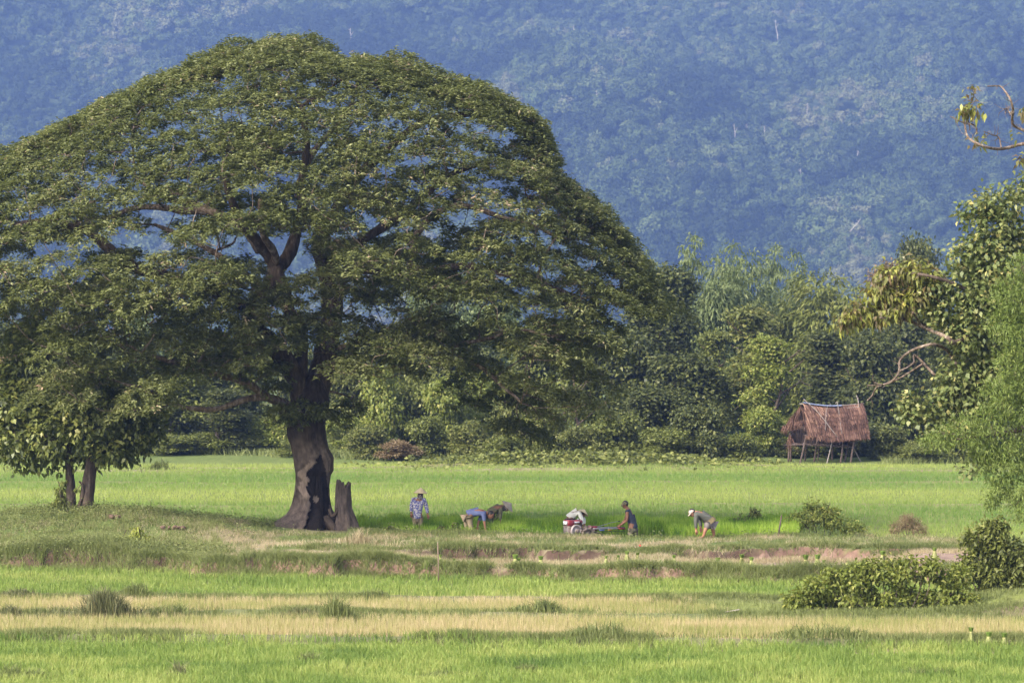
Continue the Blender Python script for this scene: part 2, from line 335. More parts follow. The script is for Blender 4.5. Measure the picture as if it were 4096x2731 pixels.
# ------------------------------------------------------------------ the forested mountain
def mheight(x, y):
    t = np.clip((y - 1450) / 1250.0, 0, 1.3)
    z = 415 * t ** 1.05 + 3
    r = fbm(x / 210 + y / 700, y / 520, 40, 4) - .5
    z = z + r * 130 * np.clip(t * 2.2, 0, 1) + 34 * np.clip(t * 3, 0, 1) * (fbm(x / 60 + y / 160, y / 150, 47, 3) - .5)
    return z - 6 + 44 * np.clip(t * 3, 0, 1) * (fbm(x / 95 - y / 260, y / 400, 52, 2) - .5)
mx = np.arange(-620, 621, 14.0); my = np.arange(1400, 2900, 14.0)
X, Yg = np.meshgrid(mx, my); nx, ny = len(mx), len(my)
i = (np.arange(ny - 1)[:, None] * nx + np.arange(nx - 1)[None]).ravel()
o = link('mountain', npmesh('mountain', np.stack([X.ravel(), Yg.ravel(), mheight(X.ravel(), Yg.ravel()) - 5], 1), np.stack([i, i + 1, i + nx + 1, i + nx], 1), smooth=True), M['mountain'])
tag(o, 'steep forested mountainside', kind='structure')
# canopy of the mountain forest: five crown shapes scattered by geometry nodes
def forest_mat():
    m, n, b = newmat('mountain_canopy')
    a = n.nodes.new('ShaderNodeAttribute'); a.attribute_type = 'INSTANCER'; a.attribute_name = 'hue'
    r = ramp(n, [(0, (.016, .024, .010)), (.3, (.035, .052, .018)), (.6, (.068, .095, .03)), (.85, (.105, .13, .048)), (1, (.135, .14, .07))])
    n.links.new(a.outputs['Fac'], r.inputs[0]); n.links.new(r.outputs[0], b.inputs['Base Color']); b.inputs['Roughness'].default_value = .8
    b.inputs['Specular IOR Level'].default_value = .1
    return m
fm = forest_mat(); srcs = []
for k in range(5):
    g = np.random.default_rng(100 + k); n = 620
    d = rand_dir(n, g); d[:, 2] = np.abs(d[:, 2]) * 1.1 - .25
    lob = 1 + .32 * np.sin(d[:, 0] * (3 + k) + k) * np.cos(d[:, 1] * 4 + k * 2)
    p = d * (g.uniform(.78, 1.0, n) * lob)[:, None] * np.array([4.2, 4.2, [3.2, 5.0, 2.6, 6.0, 3.8][k]]) + np.array([0, 0, 3.5 + k * .5])
    Vv, Ff = leaves(p, rand_dir(n, g) * .8 + np.array([0, 0, -.2]), norm(d * 1.3 + rand_dir(n, g) * .45 + np.array([0, 0, .2])), 1.35, 1.0, .05)
    me = npmesh('canopy_%d' % k, Vv, Ff); me.materials.append(fm); srcs.append(bpy.data.objects.new('canopy_shape', me))
g = np.random.default_rng(55)
yy = 1420 + 1080 * g.uniform(0, 1, 42000) ** 1.0; xx = g.uniform(-1, 1, 42000) * (yy * .18 + 45)
hh = mheight(xx, yy); hue = np.clip(.45 + 1.7 * (fbm(xx / 60, yy / 110, 61) - .5) + g.normal(0, .2, len(xx)), 0, 1)
scl = np.clip(.66 + 1.1 * (fbm(xx / 90, yy / 130, 77) - .45) + g.normal(0, .24, len(xx)), .38, 1.8)
pm = npmesh('forest_points', np.stack([xx, yy, hh], 1), np.zeros((0, 3), int))
for nm, arr in (('hue', hue), ('scl', scl), ('rotz', g.uniform(0, 6.28, len(xx)))):
    a = pm.attributes.new(nm, 'FLOAT', 'POINT'); a.data.foreach_set('value', arr.astype(np.float32))
a = pm.attributes.new('pick', 'INT', 'POINT'); a.data.foreach_set('value', g.integers(0, 5, len(xx)).astype(np.int32))
o = link('mountain_forest', pm, fm); tag(o, 'hazy blue-green forest canopy covering the mountainside', 'forest', kind='stuff')
ng = bpy.data.node_groups.new('scatter_forest', 'GeometryNodeTree')
ng.interface.new_socket('Geometry', in_out='INPUT', socket_type='NodeSocketGeometry'); ng.interface.new_socket('Geometry', in_out='OUTPUT', socket_type='NodeSocketGeometry')
gi = ng.nodes.new('NodeGroupInput'); go = ng.nodes.new('NodeGroupOutput'); ip = ng.nodes.new('GeometryNodeInstanceOnPoints'); j = ng.nodes.new('GeometryNodeJoinGeometry')
for so in reversed(srcs):
    oi = ng.nodes.new('GeometryNodeObjectInfo'); oi.inputs['Object'].default_value = so; oi.inputs['As Instance'].default_value = False
    ti = ng.nodes.new('GeometryNodeGeometryToInstance'); ng.links.new(oi.outputs['Geometry'], ti.inputs[0]); ng.links.new(ti.outputs[0], j.inputs[0])
def nattr(name, typ):
    q = ng.nodes.new('GeometryNodeInputNamedAttribute'); q.data_type = typ; q.inputs['Name'].default_value = name; return q.outputs['Attribute']
ng.links.new(gi.outputs[0], ip.inputs['Points']); ng.links.new(j.outputs[0], ip.inputs['Instance']); ip.inputs['Pick Instance'].default_value = True
ng.links.new(nattr('pick', 'INT'), ip.inputs['Instance Index']); ng.links.new(nattr('scl', 'FLOAT'), ip.inputs['Scale'])
cx = ng.nodes.new('ShaderNodeCombineXYZ'); ng.links.new(nattr('rotz', 'FLOAT'), cx.inputs[2])
er = ng.nodes.new('FunctionNodeEulerToRotation'); ng.links.new(cx.outputs[0], er.inputs[0]); ng.links.new(er.outputs[0], ip.inputs['Rotation'])
ng.links.new(ip.outputs[0], go.inputs[0])
md = o.modifiers.new('scatter', 'NODES'); md.node_group = ng
# pale dead trunks standing out of the far canopy
def snag_at(u, v):
    for Y in np.arange(1450, 2850, 4.0):
        p = P(u, v, Y)
        if mheight(p[0], Y) > p[2]: return p, Y
    return P(u, v, 2400), 2400
SN = [(2935, 585, 60, 0, 'short pale dead trunk, left one of a pair high on the hazy mountainside'), (2982, 560, 36, 3, 'thin pale dead trunk, right one of a pair high on the hazy mountainside'),
      (3055, 575, 42, 0, 'pale bare trunk on the mountainside standing right of the paired trunks'), (3425, 665, 34, 0, 'bright white short snag on the mountainside, middle right'),
      (3190, 770, 66, 6, 'pale forked dead tree on the mountain slope above the bamboo'), (3375, 975, 70, 42, 'pale curved fallen trunk leaning right low on the mountainside'),
      (2380, 430, 40, 10, 'forked dead tree on the slope right of the big crown'), (1405, 200, 60, 0, 'pale dead trunk just above the gap in the big crown top'),
      (3105, 165, 60, -6, 'leaning pale dead tree near the top right of the mountain'), (3225, 495, 54, 0, 'slim pale trunk high on the mountainside above the dead fork'),
      (2290, 185, 56, 3, 'pale broken trunk near the top middle of the mountain'), (3760, 530, 40, 0, 'faint pale trunk on the mountain left of the bare branches')]
for k, (u, v, hpx, le, lab) in enumerate(SN):
    p, Y = snag_at(u, v); H = hpx / FPX * Y; s_ = H * .012 + .07
    q = [np.array([math.tan(R(le)) * H * t + .25 * math.sin(t * 5 + k), -7, H * t]) for t in np.linspace(-.35, 1, 9)]
    mb = MB(); mb.tube(q, np.linspace(s_ * 2, s_ * .8, 9), 7)
    mb.tube([q[5], q[5] + np.array([H * .13, 0, H * .16]), q[5] + np.array([H * .16, 0, H * .3])], [s_ * .9, s_ * .7, s_ * .3], 5)
    mb.tube([q[7], q[7] + np.array([-H * .12, 0, H * .12])], [s_ * .8, s_ * .3], 5)
    tag(mb.build('dead_trunk', M['palewood'], loc=p + np.array([0, 0, 3.6])), lab, 'dead tree', 'pale dead trunks on the mountainside')

# ------------------------------------------------------------------ field crops and ground vegetation (uncountable: one object each)
def scatter(n, x0, x1, y0, y1, g, half=None):
    y = g.uniform(y0, y1, n); x = g.uniform(x0, x1, n); return x, y
def view_scatter(n, y0, y1, g, marg=2.5, u0=0, u1=4096):
    y = np.sqrt(g.uniform(y0 * y0, y1 * y1, n)); u = g.uniform(u0, u1, n)
    x = (u - 2048) / FPX * y + (0 if (u0, u1) != (0, 4096) else 0)
    if (u0, u1) == (0, 4096): x = x * (1 + marg / 11.0)
    return x, y
def stuff(name, V, F, mat, tint, label):
    o = link(name, npmesh(name, V, F, tint=tint), M[mat]); return tag(o, label, kind='stuff')
def facet(tint, nper): return np.tile(tint, nper)
g = np.random.default_rng(21)
def crop(name, mat, x, y, h, wd, lean, label, seg2=False, tb=None, tv=.18, clump=None):
    z = height(x, y); p = np.stack([x, y, z - .02], 1)
    hh = h * g.uniform(.7, 1.15, len(x))
    V, F = blades(p, hh, wd, lean, g, seg2)
    t = (tb if tb is not None else .5) + g.normal(0, tv, len(x))
    t = np.clip(t, 0, 1); t = np.concatenate([t, t]) if seg2 else t
    return stuff(name, V, F, mat, t, label)
def tuftify(x, y, k, r):
    x = np.repeat(x, k) + g.normal(0, r, len(x) * k); y = np.repeat(y, k) + g.normal(0, r, len(y) * k); return x, y
# nearest field
x, y = view_scatter(19000, 56.5, 66.3, g); m = y < bund_y(66.0, x); x, y = x[m], y[m]; x, y = tuftify(x, y, 5, .035)
crop('rice_nearest_field', 'rice', x, y, .23 * (.55 + .9 * fbm(x * .5, y * .5, 211)), .012, .35, 'young green rice filling the nearest field', True, tb=-.22 + 1.4 * fbm(x * .6, y * .8, 71))
# lower middle field
x, y = view_scatter(17000, 76.8, 89, g); m = (y > bund_y(77.2, x)) & (y < wall_y(x) + 1.5 * wn(x, y) - .05); x, y = x[m], y[m]; x, y = tuftify(x, y, 5, .04)
crop('rice_middle_field', 'rice', x, y, .21 * (.55 + .9 * fbm(x * .5, y * .5, 212)), .012, .32, 'young green rice in the field below the earth bank', True, tb=-.05 + 1.2 * fbm(x * .45, y * .8, 72))
# two yellowing strips with planted rows
for nm, a, b, lab in (('rice_yellow_strip_far', 72.9, 76.3, 'yellowing transplanted rice in the upper pale strip'), ('rice_yellow_strip_near', 67.3, 71.3, 'yellowing transplanted rice in the lower pale strip')):
    x, y = view_scatter(12000, a - .8, b + .8, g); m = (y > bund_y(a, x)) & (y < bund_y(b, x)); x, y = x[m], y[m]
    if a > 72: m = x + 3 * (fbm(x * .8, y * .8, 11) - .5) < 4.6; x, y = x[m], y[m]
    x = np.round(x / .2) * .2 + g.normal(0, .055, len(x)) + .12 * np.sin(y * 1.3); x, y = tuftify(x, y, 6, .03)
    crop(nm, 'yellow', x, y, .24, .013, .22, lab, False, tb=.15 + .85 * fbm(x * .5, y * 1.2, 73))
# far field behind the bank
x, y = view_scatter(85000, 97, 157, g); m = ~((x < -9.5) & (y < 99)) ; x, y = x[m], y[m]; x, y = tuftify(x, y, 2, .06)
band = .5 + .28 * np.sin((y - 97) * .22 + 1.6) + .5 * (fbm(x * .12, y * .25, 74) - .5)
crop('rice_far_field', 'ricefar', x, y, .18, .022, .3, 'pale and dark green rice of the wide field behind the bank', False, tb=np.clip(band, 0.05, .95), tv=.09)
x, y = view_scatter(5200, 66.8, 77, g); m = (fbm(x * .7, y * 1.1, 101) > .56); x, y = x[m], y[m]; x, y = tuftify(x, y, 6, .08)
crop('strip_green_patches', 'weed', x, y, .15, .016, .7, 'patches of low green grass in the pale strips', tb=.6 + .4 * fbm(x, y, 102))
# the seedbed in which the people work: taller and brighter
x, y = view_scatter(15000, 95.6, 102.5, g, u0=1430, u1=3190)
dens = fbm(x * 1.1, y * 1.1, 75); m = (dens > .40) & (y > 95.2 + 3.6 * sst(-2.6, -4.4, x)) & ~((x > 1.6) & (x < 4.9) & (y < 98.5)); x, y = x[m], y[m]; x, y = tuftify(x, y, 5, .035)
crop('rice_seedbed', 'seed', x, y, .44 + .34 * fbm(x * 1.3, y * 1.3, 175), .014, .16, 'tall bright rice seedlings in the bed around the workers', True, tb=np.clip(-.35 + 1.8 * fbm(x * 1.4, y * 1.4, 76), 0, 1))
x = g.uniform(-8, 15, 1500); y = up_y(x); y = y + 2.2 * wn(x, y) - .05 + g.normal(0, .16, len(x)); m = fbm(x * .8, y * .3, 205) > .5; x, y = x[m], y[m]; x, y = tuftify(x, y, 7, .07)
crop('step_face_grass', 'weed', x, y, .2, .018, .9, 'grass clumps hanging over the dark earth step', tb=.2 + .5 * fbm(x, y, 206))
x = g.uniform(-8, 15, 2600); y = up_y(x); y = y + 2.2 * wn(x, y) - .5 - np.abs(g.normal(0, .5, len(x))); x, y = tuftify(x, y, 6, .07)
crop('step_foot_straw', 'dry', x, y, .16, .011, .45, 'thin dry straw standing at the foot of the earth step', tb=.2 + .6 * fbm(x, y, 207))
# rank green grass behind the bank edge
x, y = view_scatter(5000, 94.2, 96.2, g, u0=1400, u1=3300); x, y = tuftify(x, y, 4, .05)
crop('bank_edge_grass', 'weed', x, y, .17, .02, .5, 'green grass along the far lip of the bank')
# bank
x, y = view_scatter(21000, 82.0, 98.5, g); m = (y > wall_y(x) + 1.5 * wn(x, y) + .1); x, y = x[m], y[m]
m = ~((np.abs(x + 5.8) < 1.6) & (y > 94.5) & (y < 97.5)); x, y = x[m], y[m]
gr = fbm(x * .8, y * .8, 11); dens = fbm(x * 1.7, y * 1.7, 78)
isdry = gr < .52; isg = (gr > .40) | (x < -9)
strip = (x > -8) & (y < up_y(x) - .1); keep = ~(strip & (x + 5 * (gr - .5) > 6.3) & (y > wall_y(x) + 1.2)) & (y > 81) & ~((x > -5) & (y > 95.3))
a = isdry & keep; xx, yy2 = tuftify(x[a], y[a], 5, .06); crop('dry_grass_bank', 'dry', xx, yy2, .14, .012, .7, 'short pale dry grass on the bank', tb=.1 + .75 * fbm(xx, yy2 * .7, 79))
a = isg & keep & (dens > .4); xx, yy2 = tuftify(x[a], y[a], 5, .06); crop('green_weeds_bank', 'weed', xx, yy2, .13, .02, .8, 'low green weeds growing over the bank')
# grass on wall lips, hanging over the red earth
x = g.uniform(-16, 14.5, 9500); y = wall_y(x) + g.normal(0, .3, len(x)); y = y + 1.5 * wn(x, y) + .1; m = fbm(x * .55, y * .2, 81) > np.where(x < -8, .24, .33); x, y = x[m], y[m]; x, y = tuftify(x, y, 6, .07)
crop('bank_lip_grass', 'weed', x, y, .08 + .36 * fbm(x * .9, y * .9, 181) ** 1.5, .02, .8, 'tufted green grass overhanging the lower earth step', tb=.4 + .4 * fbm(x, y, 82))
x = g.uniform(-8, 15.5, 3800); y = up_y(x) + g.normal(0, .25, len(x)); y = y + 2.2 * wn(x, y) + .5; m = fbm(x * .6, y * .2, 83) > .40; x, y = x[m], y[m]; x, y = tuftify(x, y, 5, .07)
crop('upper_lip_grass', 'weed', x, y, .05 + .34 * fbm(x * .9, y * .9, 182) ** 1.5, .02, .8, 'grass fringing the upper earth step', tb=.3 + .4 * fbm(x, y, 84))
for k, (y0, wd, h) in enumerate(BUNDS):
    x = g.uniform(-13.5, 13.5, 4200); y = bund_y(y0, x) + g.normal(0, wd * (.5, .85, .6)[k], len(x)); m = fbm(x * .5, y * .3 + k * 9, 85) > (.46, .44, .44)[k]; x, y = x[m], y[m]; x, y = tuftify(x, y, 6, .07)
    crop('bund_grass', 'weed', x, y, (.13, .15, .2)[k], .018, .7, ('thin line of dark grass on the upper low bund', 'ragged grass on the bund between the pale strips', 'thick dark grass on the bund before the nearest field')[k], tb=.3 + .5 * fbm(x, y, 86))
x, y = view_scatter(4200, 72.2, 77.4, g); m = (x > 3.6) & (fbm(x * .9, y * .9, 90) > .40); x, y = x[m], y[m]; x, y = tuftify(x, y, 6, .07)
crop('grass_right_terrace', 'weed', x, y, .19, .018, .6, 'rough green grass around the shrubs on the right terrace', tb=.55 + .4 * fbm(x, y, 86))
x, y = view_scatter(2600, 82.6, 98, g, u0=-200, u1=900); m = (y > wall_y(x) - .1) & (fbm(x * 1.5, y * 1.5, 95) > .42); x, y = x[m], y[m]; x, y = tuftify(x, y, 9, .06)
crop('mound_grass', 'weed', x, y, .24, .016, .55, 'rank grass growing on the left mound', tb=.5 + .5 * fbm(x, y, 96))
# undergrowth below the tree line
x = g.uniform(-40, 36, 5200); y = np.where(x > 1, 156.5, 161) + 9 * g.uniform(0, 1, len(x)) + 1.5 * np.sin(x * .3) + 3 * fbm(x * .4, x * 0, 5); m = ~((x > 12.5) & (x < 19) & (y < 164)); x, y = x[m], y[m]; x, y = tuftify(x, y, 5, .2)
crop('treeline_undergrowth', 'weed', x, y, .38, .07, .8, 'low green undergrowth at the foot of the tree line', tb=.4 + .5 * fbm(x * .3, y * .3, 87))
# creeping green mound at the field edge in the middle
x = 3.0 + g.normal(0, 3.4, 2600); y = 153.5 + g.normal(0, 1.5, len(x)); z = height(x, y)
p = np.stack([x, y, z + .02 + .25 * g.uniform(0, 1, len(x)) ** 2], 1); p = np.repeat(p, 3, 0) + g.normal(0, .12, (len(x) * 3, 3))
V, F = leaves(p, rand_dir(len(p), g) * np.array([1, 1, .4]) + np.array([0, -.3, 0]), rand_dir(len(p), g) + np.array([0, -.3, 1.4]), .24, .2)
stuff('creeper_mound', V, F, 'mid', g.uniform(0, 1, len(p)), 'mat of broad leaved creeper spilling from the tree line into the field')
# broad leaved weeds and thick herbs on the left mound and bank
x = np.concatenate([-13 + g.normal(0, 3.2, 2600), g.uniform(-8, 14, 1500), g.uniform(-16, -8, 1500)]); y = np.concatenate([95 + g.normal(0, 1.9, 2600), 95 + g.normal(0, .35, 1500), 87.3 + g.normal(0, .7, 1500)])
m = (y > wall_y(x) + .1) & (y < 99) & (fbm(x * 1.2, y * 1.2, 88) > .40) & ~((np.abs(x + 5.8) < 1.4) & (y > 93.5)); x, y = x[m], y[m]
p = np.stack([x, y, height(x, y)], 1); p = np.repeat(p, 8, 0) + np.abs(g.normal(0, 1, (len(x) * 8, 3))) * np.array([.10, .10, .12]) * np.sign(g.normal(size=(len(x) * 8, 3)) + np.array([0, 0, 9]))
V, F = leaves(p, rand_dir(len(p), g) * np.array([1, 1, .5]), rand_dir(len(p), g) + np.array([0, -.2, 1.2]), .06, .04)
stuff('broadleaf_weeds', V, F, 'weed', np.clip(.5 + g.normal(0, .25, len(p)), 0, 1), 'low broad leaved weeds on the mound and along the bank edge')
# ------------------------------------------------------------------ the great rain tree
YT = 97.0
tz = G(-6.2, YT)
base = np.array([(1262 - 2048) / FPX * YT, YT, 0.12])
rain = empty('rain_tree', base, 'huge umbrella shaped rain tree with burnt hollow trunk beside the field workers', 'tree')
def T3(u, v, dy=0.0):                       # point near the tree, relative to its base
    return P(u, v, YT + dy) - base
# trunk: a lofted, fluted mass with a charred hollow facing the viewer
lev = [(2134, 1050, 1356), (2104, 1074, 1350), (2090, 1094, 1344), (2076, 1118, 1338), (2058, 1140, 1330), (2034, 1158, 1324), (2005, 1171, 1320), (1975, 1178, 1317), (1950, 1180, 1314), (1900, 1180, 1318), (1880, 1178, 1330), (1830, 1172, 1328), (1790, 1165, 1310),
       (1750, 1150, 1302), (1700, 1146, 1300), (1660, 1150, 1305), (1600, 1168, 1316), (1570, 1178, 1308), (1540, 1190, 1296), (1515, 1212, 1280), (1500, 1235, 1255)]
lv = np.array(lev, float); NRg = 190; hs = np.linspace(0, 1, NRg); vv = np.interp(hs, np.linspace(0, 1, len(lv)), lv[:, 0]); NL = 200
th = np.arange(NL) / NL * 2 * math.pi; TV = np.zeros((NRg, NL, 3)); TC = np.zeros((NRg, NL, 3))
for k in range(NRg):
    v = vv[k]; o_ = np.argsort(lv[:, 0]); l = np.interp(v, lv[o_, 0], lv[o_, 1]); r = np.interp(v, lv[o_, 0], lv[o_, 2])
    cxx = (l + r) / 2; rad = (r - l) / 2 / FPX * YT; c = T3(cxx, v); root = max(0, (v - 2030) / 90)
    prof = 1 + .05 * np.sin(3 * th + 1 + v * .004) + .04 * np.sin(7 * th + v * .01) + root * .22 * np.sin(5 * th + .5) + .06 * (fbm(th * 2.2, np.full(NL, v * .03), 91) - .5) + .11 * (fbm(th * 9, np.full(NL, v * .02), 92) - .5) + .05 * (fbm(th * 24, np.full(NL, v * .012), 97) - .5)
    xx = np.cos(th); yy_ = np.sin(th) * .88
    uu = cxx + (r - l) / 2 * xx                                  # where this ring point stands across the trunk
    hol = np.interp(v, [1790, 1830, 1900, 1990, 2100, 2128], [0, .5, 1, 1, .9, .8])
    lo = np.interp(v, [1790, 1850, 1900, 1990, 2020, 2070, 2128], [1290, 1262, 1236, 1244, 1250, 1248, 1228]) + 44 * (float(vnoise(v * .035, .5, 2)) - .5) + 22 * (float(vnoise(v * .11, .5, 3)) - .5)
    hi = np.interp(v, [1790, 1850, 1900, 1990, 2128], [1295, 1302, 1308, 1316, 1330])
    inh = sst(lo - 8, lo + 8, uu) * sst(hi + 6, hi - 6, uu) * (np.sin(th) < 0.1) * hol
    prof = prof - .22 * inh
    TV[k] = c + np.stack([xx * prof * rad, yy_ * prof * rad * (1 + .5 * root), np.zeros(NL)], 1)
    nn = fbm(th * 5, np.full(NL, v * .05), 93)[:, None]
    bark = np.array([.045, .033, .026]) * (1 - nn) + np.array([.175, .135, .105]) * nn
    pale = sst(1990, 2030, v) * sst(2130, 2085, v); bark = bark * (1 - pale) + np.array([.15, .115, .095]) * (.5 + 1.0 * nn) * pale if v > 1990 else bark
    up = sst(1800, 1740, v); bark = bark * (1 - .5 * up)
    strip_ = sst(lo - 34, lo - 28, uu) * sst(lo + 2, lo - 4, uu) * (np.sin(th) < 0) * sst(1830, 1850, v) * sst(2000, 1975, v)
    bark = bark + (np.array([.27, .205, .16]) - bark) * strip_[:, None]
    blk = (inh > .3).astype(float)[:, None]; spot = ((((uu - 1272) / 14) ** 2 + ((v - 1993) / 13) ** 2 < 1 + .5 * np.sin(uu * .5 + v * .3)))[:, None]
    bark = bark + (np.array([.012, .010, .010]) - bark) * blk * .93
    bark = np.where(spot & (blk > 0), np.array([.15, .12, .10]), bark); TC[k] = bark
i = np.arange(NRg - 1)[:, None] * NL + np.arange(NL)[None]; j = np.arange(NRg - 1)[:, None] * NL + (np.arange(NL)[None] + 1) % NL
F = np.stack([i, j, j + NL, i + NL], -1).reshape(-1, 4)[:, ::-1]
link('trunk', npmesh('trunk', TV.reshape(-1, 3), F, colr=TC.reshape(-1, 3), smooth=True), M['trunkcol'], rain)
for q, r0 in ((([(1190, 2080, 0), (1150, 2104, -.2), (1115, 2118, -.3), (1070, 2130, -.4)]), .2), ([(1230, 2095, -.3), (1215, 2115, -.5), (1195, 2130, -.7)], .16), ([(1300, 2080, -.3), (1330, 2110, -.5), (1350, 2124, -.5)], .22)):
    mb = MB(); pts = smooth_path([T3(*a) for a in q], 10); mb.tube(pts, np.linspace(r0, .07, len(pts)), 12, noise=.08, seed=5); mb.build('root', M['bark'], rain, True)
# main limbs as seen in the photograph: (u, v, depth offset), thickness px at start and end
LIMBS = [([(1205, 1620, 0), (1190, 1530, -.2), (1120, 1410, -.5), (1040, 1330, -.6), (1010, 1260, -.5), (1050, 1190, -.3), (1092, 1120, -.1), (1108, 1070, 0)], 82, 66),
         ([(1215, 1600, .2), (1205, 1480, .1), (1200, 1350, 0), (1160, 1240, -.1), (1140, 1150, -.1), (1110, 1075, 0)], 66, 50),
         ([(1250, 1620, .1), (1285, 1500, .4), (1310, 1380, .8), (1330, 1260, 1.2), (1325, 1130, 1.6), (1290, 1010, 1.8), (1300, 900, 1.9)], 105, 70),
         ([(1108, 1080, 0), (1060, 1000, -.3), (1000, 930, -.8), (960, 880, -1.2), (925, 800, -1.6), (900, 700, -2)], 52, 26),
         ([(1108, 1080, 0), (1095, 1010, -.5), (1055, 950, -1), (1040, 890, -1.4), (1035, 800, -1.8)], 36, 18),
         ([(1112, 1078, 0), (1160, 1010, .3), (1185, 920, .5), (1205, 830, .6), (1195, 740, .7), (1215, 600, .6), (1190, 420, .2)], 56, 26),
         ([(1010, 1260, -.5), (900, 1180, -1), (760, 1130, -1.6), (606, 1095, -2.2), (510, 1055, -2.5), (440, 1000, -2.7), (383, 950, -2.9), (300, 910, -3.2), (180, 890, -3.6), (60, 900, -3.8)], 58, 22),
         ([(1040, 1000, -.3), (960, 900, .3), (848, 850, .5), (746, 843, .6), (660, 830, .7), (574, 825, .8), (500, 835, .9), (430, 862, 1), (330, 850, 1.2)], 40, 16),
         ([(880, 860, .4), (760, 812, .8), (690, 800, 1), (630, 770, 1.2), (540, 700, 1.4)], 34, 14),
         ([(1180, 1640, -.1), (1120, 1605, -.5), (1075, 1590, -.9), (1010, 1545, -1.3), (950, 1520, -1.6), (860, 1500, -2), (720, 1460, -2.6), (560, 1420, -3.4)], 42, 16),
         ([(1110, 1602, -.6), (1040, 1588, -1.0), (960, 1605, -1.4), (861, 1636, -1.8), (753, 1632, -2.2), (690, 1612, -2.4), (600, 1560, -2.8), (500, 1540, -3.2)], 30, 12),
         ([(1325, 1150, 1.5), (1400, 1075, .8), (1491, 1070, 0), (1580, 1090, -.6), (1657, 1078, -1), (1740, 1085, -1.4), (1850, 1060, -1.8), (2000, 1080, -2.4), (2160, 1120, -3), (2330, 1180, -3.3)], 62, 20),
         ([(1640, 1078, -.9), (1655, 1000, -1), (1665, 940, -.9), (1740, 860, -.8), (1823, 824, -.7), (1893, 833, -.6), (2000, 870, -.6), (2120, 900, -.6), (2240, 955, -.6)], 34, 15),
         ([(1300, 920, 1.9), (1370, 800, 1.6), (1440, 700, 1.2), (1530, 620, .8), (1650, 520, .6), (1760, 480, .4), (1900, 470, .2)], 52, 20),
         ([(1300, 1100, 1.6), (1450, 960, 2.6), (1620, 850, 3.4), (1800, 700, 4), (1960, 640, 4.2)], 48, 18),
         ([(1320, 1400, .9), (1480, 1370, .3), (1640, 1395, -.6), (1734, 1414, -1), (1842, 1431, -1.4), (1896, 1447, -1.6), (1950, 1485, -1.8), (2010, 1540, -2.1), (2080, 1600, -2.4)], 30, 11),
         ([(1600, 1390, -.4), (1700, 1408, -.8), (1788, 1394, -1), (1850, 1374, -1.2), (1896, 1366, -1.3), (1980, 1350, -1.6), (2060, 1320, -2), (2200, 1350, -2.4)], 22, 9),
         ([(1268, 1520, .2), (1320, 1460, -.6), (1400, 1415, -.9), (1441, 1382, -1.1), (1560, 1430, -1.4), (1640, 1490, -1.6)], 14, 6),
         ([(1150, 1230, -.2), (1080, 1180, 1.5), (960, 1080, 3), (800, 980, 4.5), (620, 900, 5.4)], 44, 16),
         ([(1300, 1150, 1.6), (1380, 1120, 3), (1500, 1050, 4.6), (1700, 980, 6)], 44, 16),
         ([(1195, 740, .7), (1260, 600, 1.6), (1380, 460, 2.6), (1420, 330, 3)], 30, 12)]
nodes = []
for q, a, b in LIMBS:
    pts = smooth_path([T3(*p_) for p_ in q], 24); rads = np.linspace(a, b, len(pts)) / 2 / FPX * YT
    g_ = np.random.default_rng(len(nodes)); pts = pts + np.cumsum(g_.normal(0, .015, pts.shape), 0) * np.linspace(0, 1, len(pts))[:, None]
    mb = MB(); mb.tube(pts, rads * (1 + .06 * g_.normal(size=len(pts))), 11, noise=.07, seed=len(nodes)); mb.build('limb', M['bark'] if a > 45 else M['branchbark'], rain, True)
    for k in range(2, len(pts)): nodes.append((pts[k], rads[k], k / len(pts)))
# crown envelope in the photograph's columns
ZT = np.array([(-420, 1250), (-300, 900), (-120, 680), (0, 615), (150, 520), (300, 445), (450, 370), (600, 305), (760, 240), (900, 205), (1050, 165), (1200, 150), (1330, 180), (1390, 235), (1480, 205), (1600, 225), (1750, 300),
               (1900, 305), (2050, 375), (2170, 450), (2215, 560), (2250, 680), (2330, 760), (2420, 830), (2500, 910), (2560, 1000), (2620, 1090), (2660, 1190)], float)
ZB = np.array([(-420, 1300), (0, 1330), (150, 1430), (350, 1620), (600, 1640), (800, 1480), (1000, 1340), (1150, 1300), (1400, 1330), (1600, 1460), (1750, 1500), (1900, 1640), (2100, 1740), (2300, 1760), (2380, 1640), (2450, 1420), (2560, 1320), (2660, 1240)], float)
HOLES = [(655, 842, 80, 32), (600, 950, 70, 54), (700, 1000, 50, 28), (1840, 880, 70, 34), (1770, 930, 56, 34), (1545, 690, 50, 30), (905, 345, 30, 22), (745, 520, 45, 20), (1260, 620, 28, 50), (1150, 1000, 42, 58), (1080, 1000, 52, 60),
         (1240, 1480, 70, 80), (1130, 1090, 30, 40), (1890, 530, 36, 12), (1900, 600, 36, 14), (300, 990, 76, 30), (250, 1100, 56, 30), (420, 720, 38, 16), (1680, 1215, 60, 24), (1850, 1235, 50, 26), (1560, 930, 30, 50), (2040, 560, 32, 22), (1480, 900, 24, 50), (960, 990, 30, 30), (480, 980, 50, 30),
         (1420, 520, 28, 18), (1000, 470, 32, 16), (1500, 1250, 50, 26), (2100, 1260, 46, 28), (130, 1010, 46, 22), (1700, 660, 36, 16), (820, 640, 32, 14), (1110, 720, 32, 20), (800, 1570, 100, 30), (2150, 950, 34, 18), (1250, 1200, 30, 26), (2250, 1100, 34, 16), (1720, 1500, 60, 30)]
g = np.random.default_rng(31); pads = []
def envel(u):
    return np.interp(u, ZT[:, 0], ZT[:, 1]), np.interp(u, ZB[:, 0], ZB[:, 1])
def hole(u, v, r, dy):
    for hu, hv, ru, rv in HOLES:
        if ((u - hu) / (ru * 1.12 + r * .55)) ** 2 + ((v - hv) / (rv * 1.12 + r * .22)) ** 2 < 1: return True
    return False
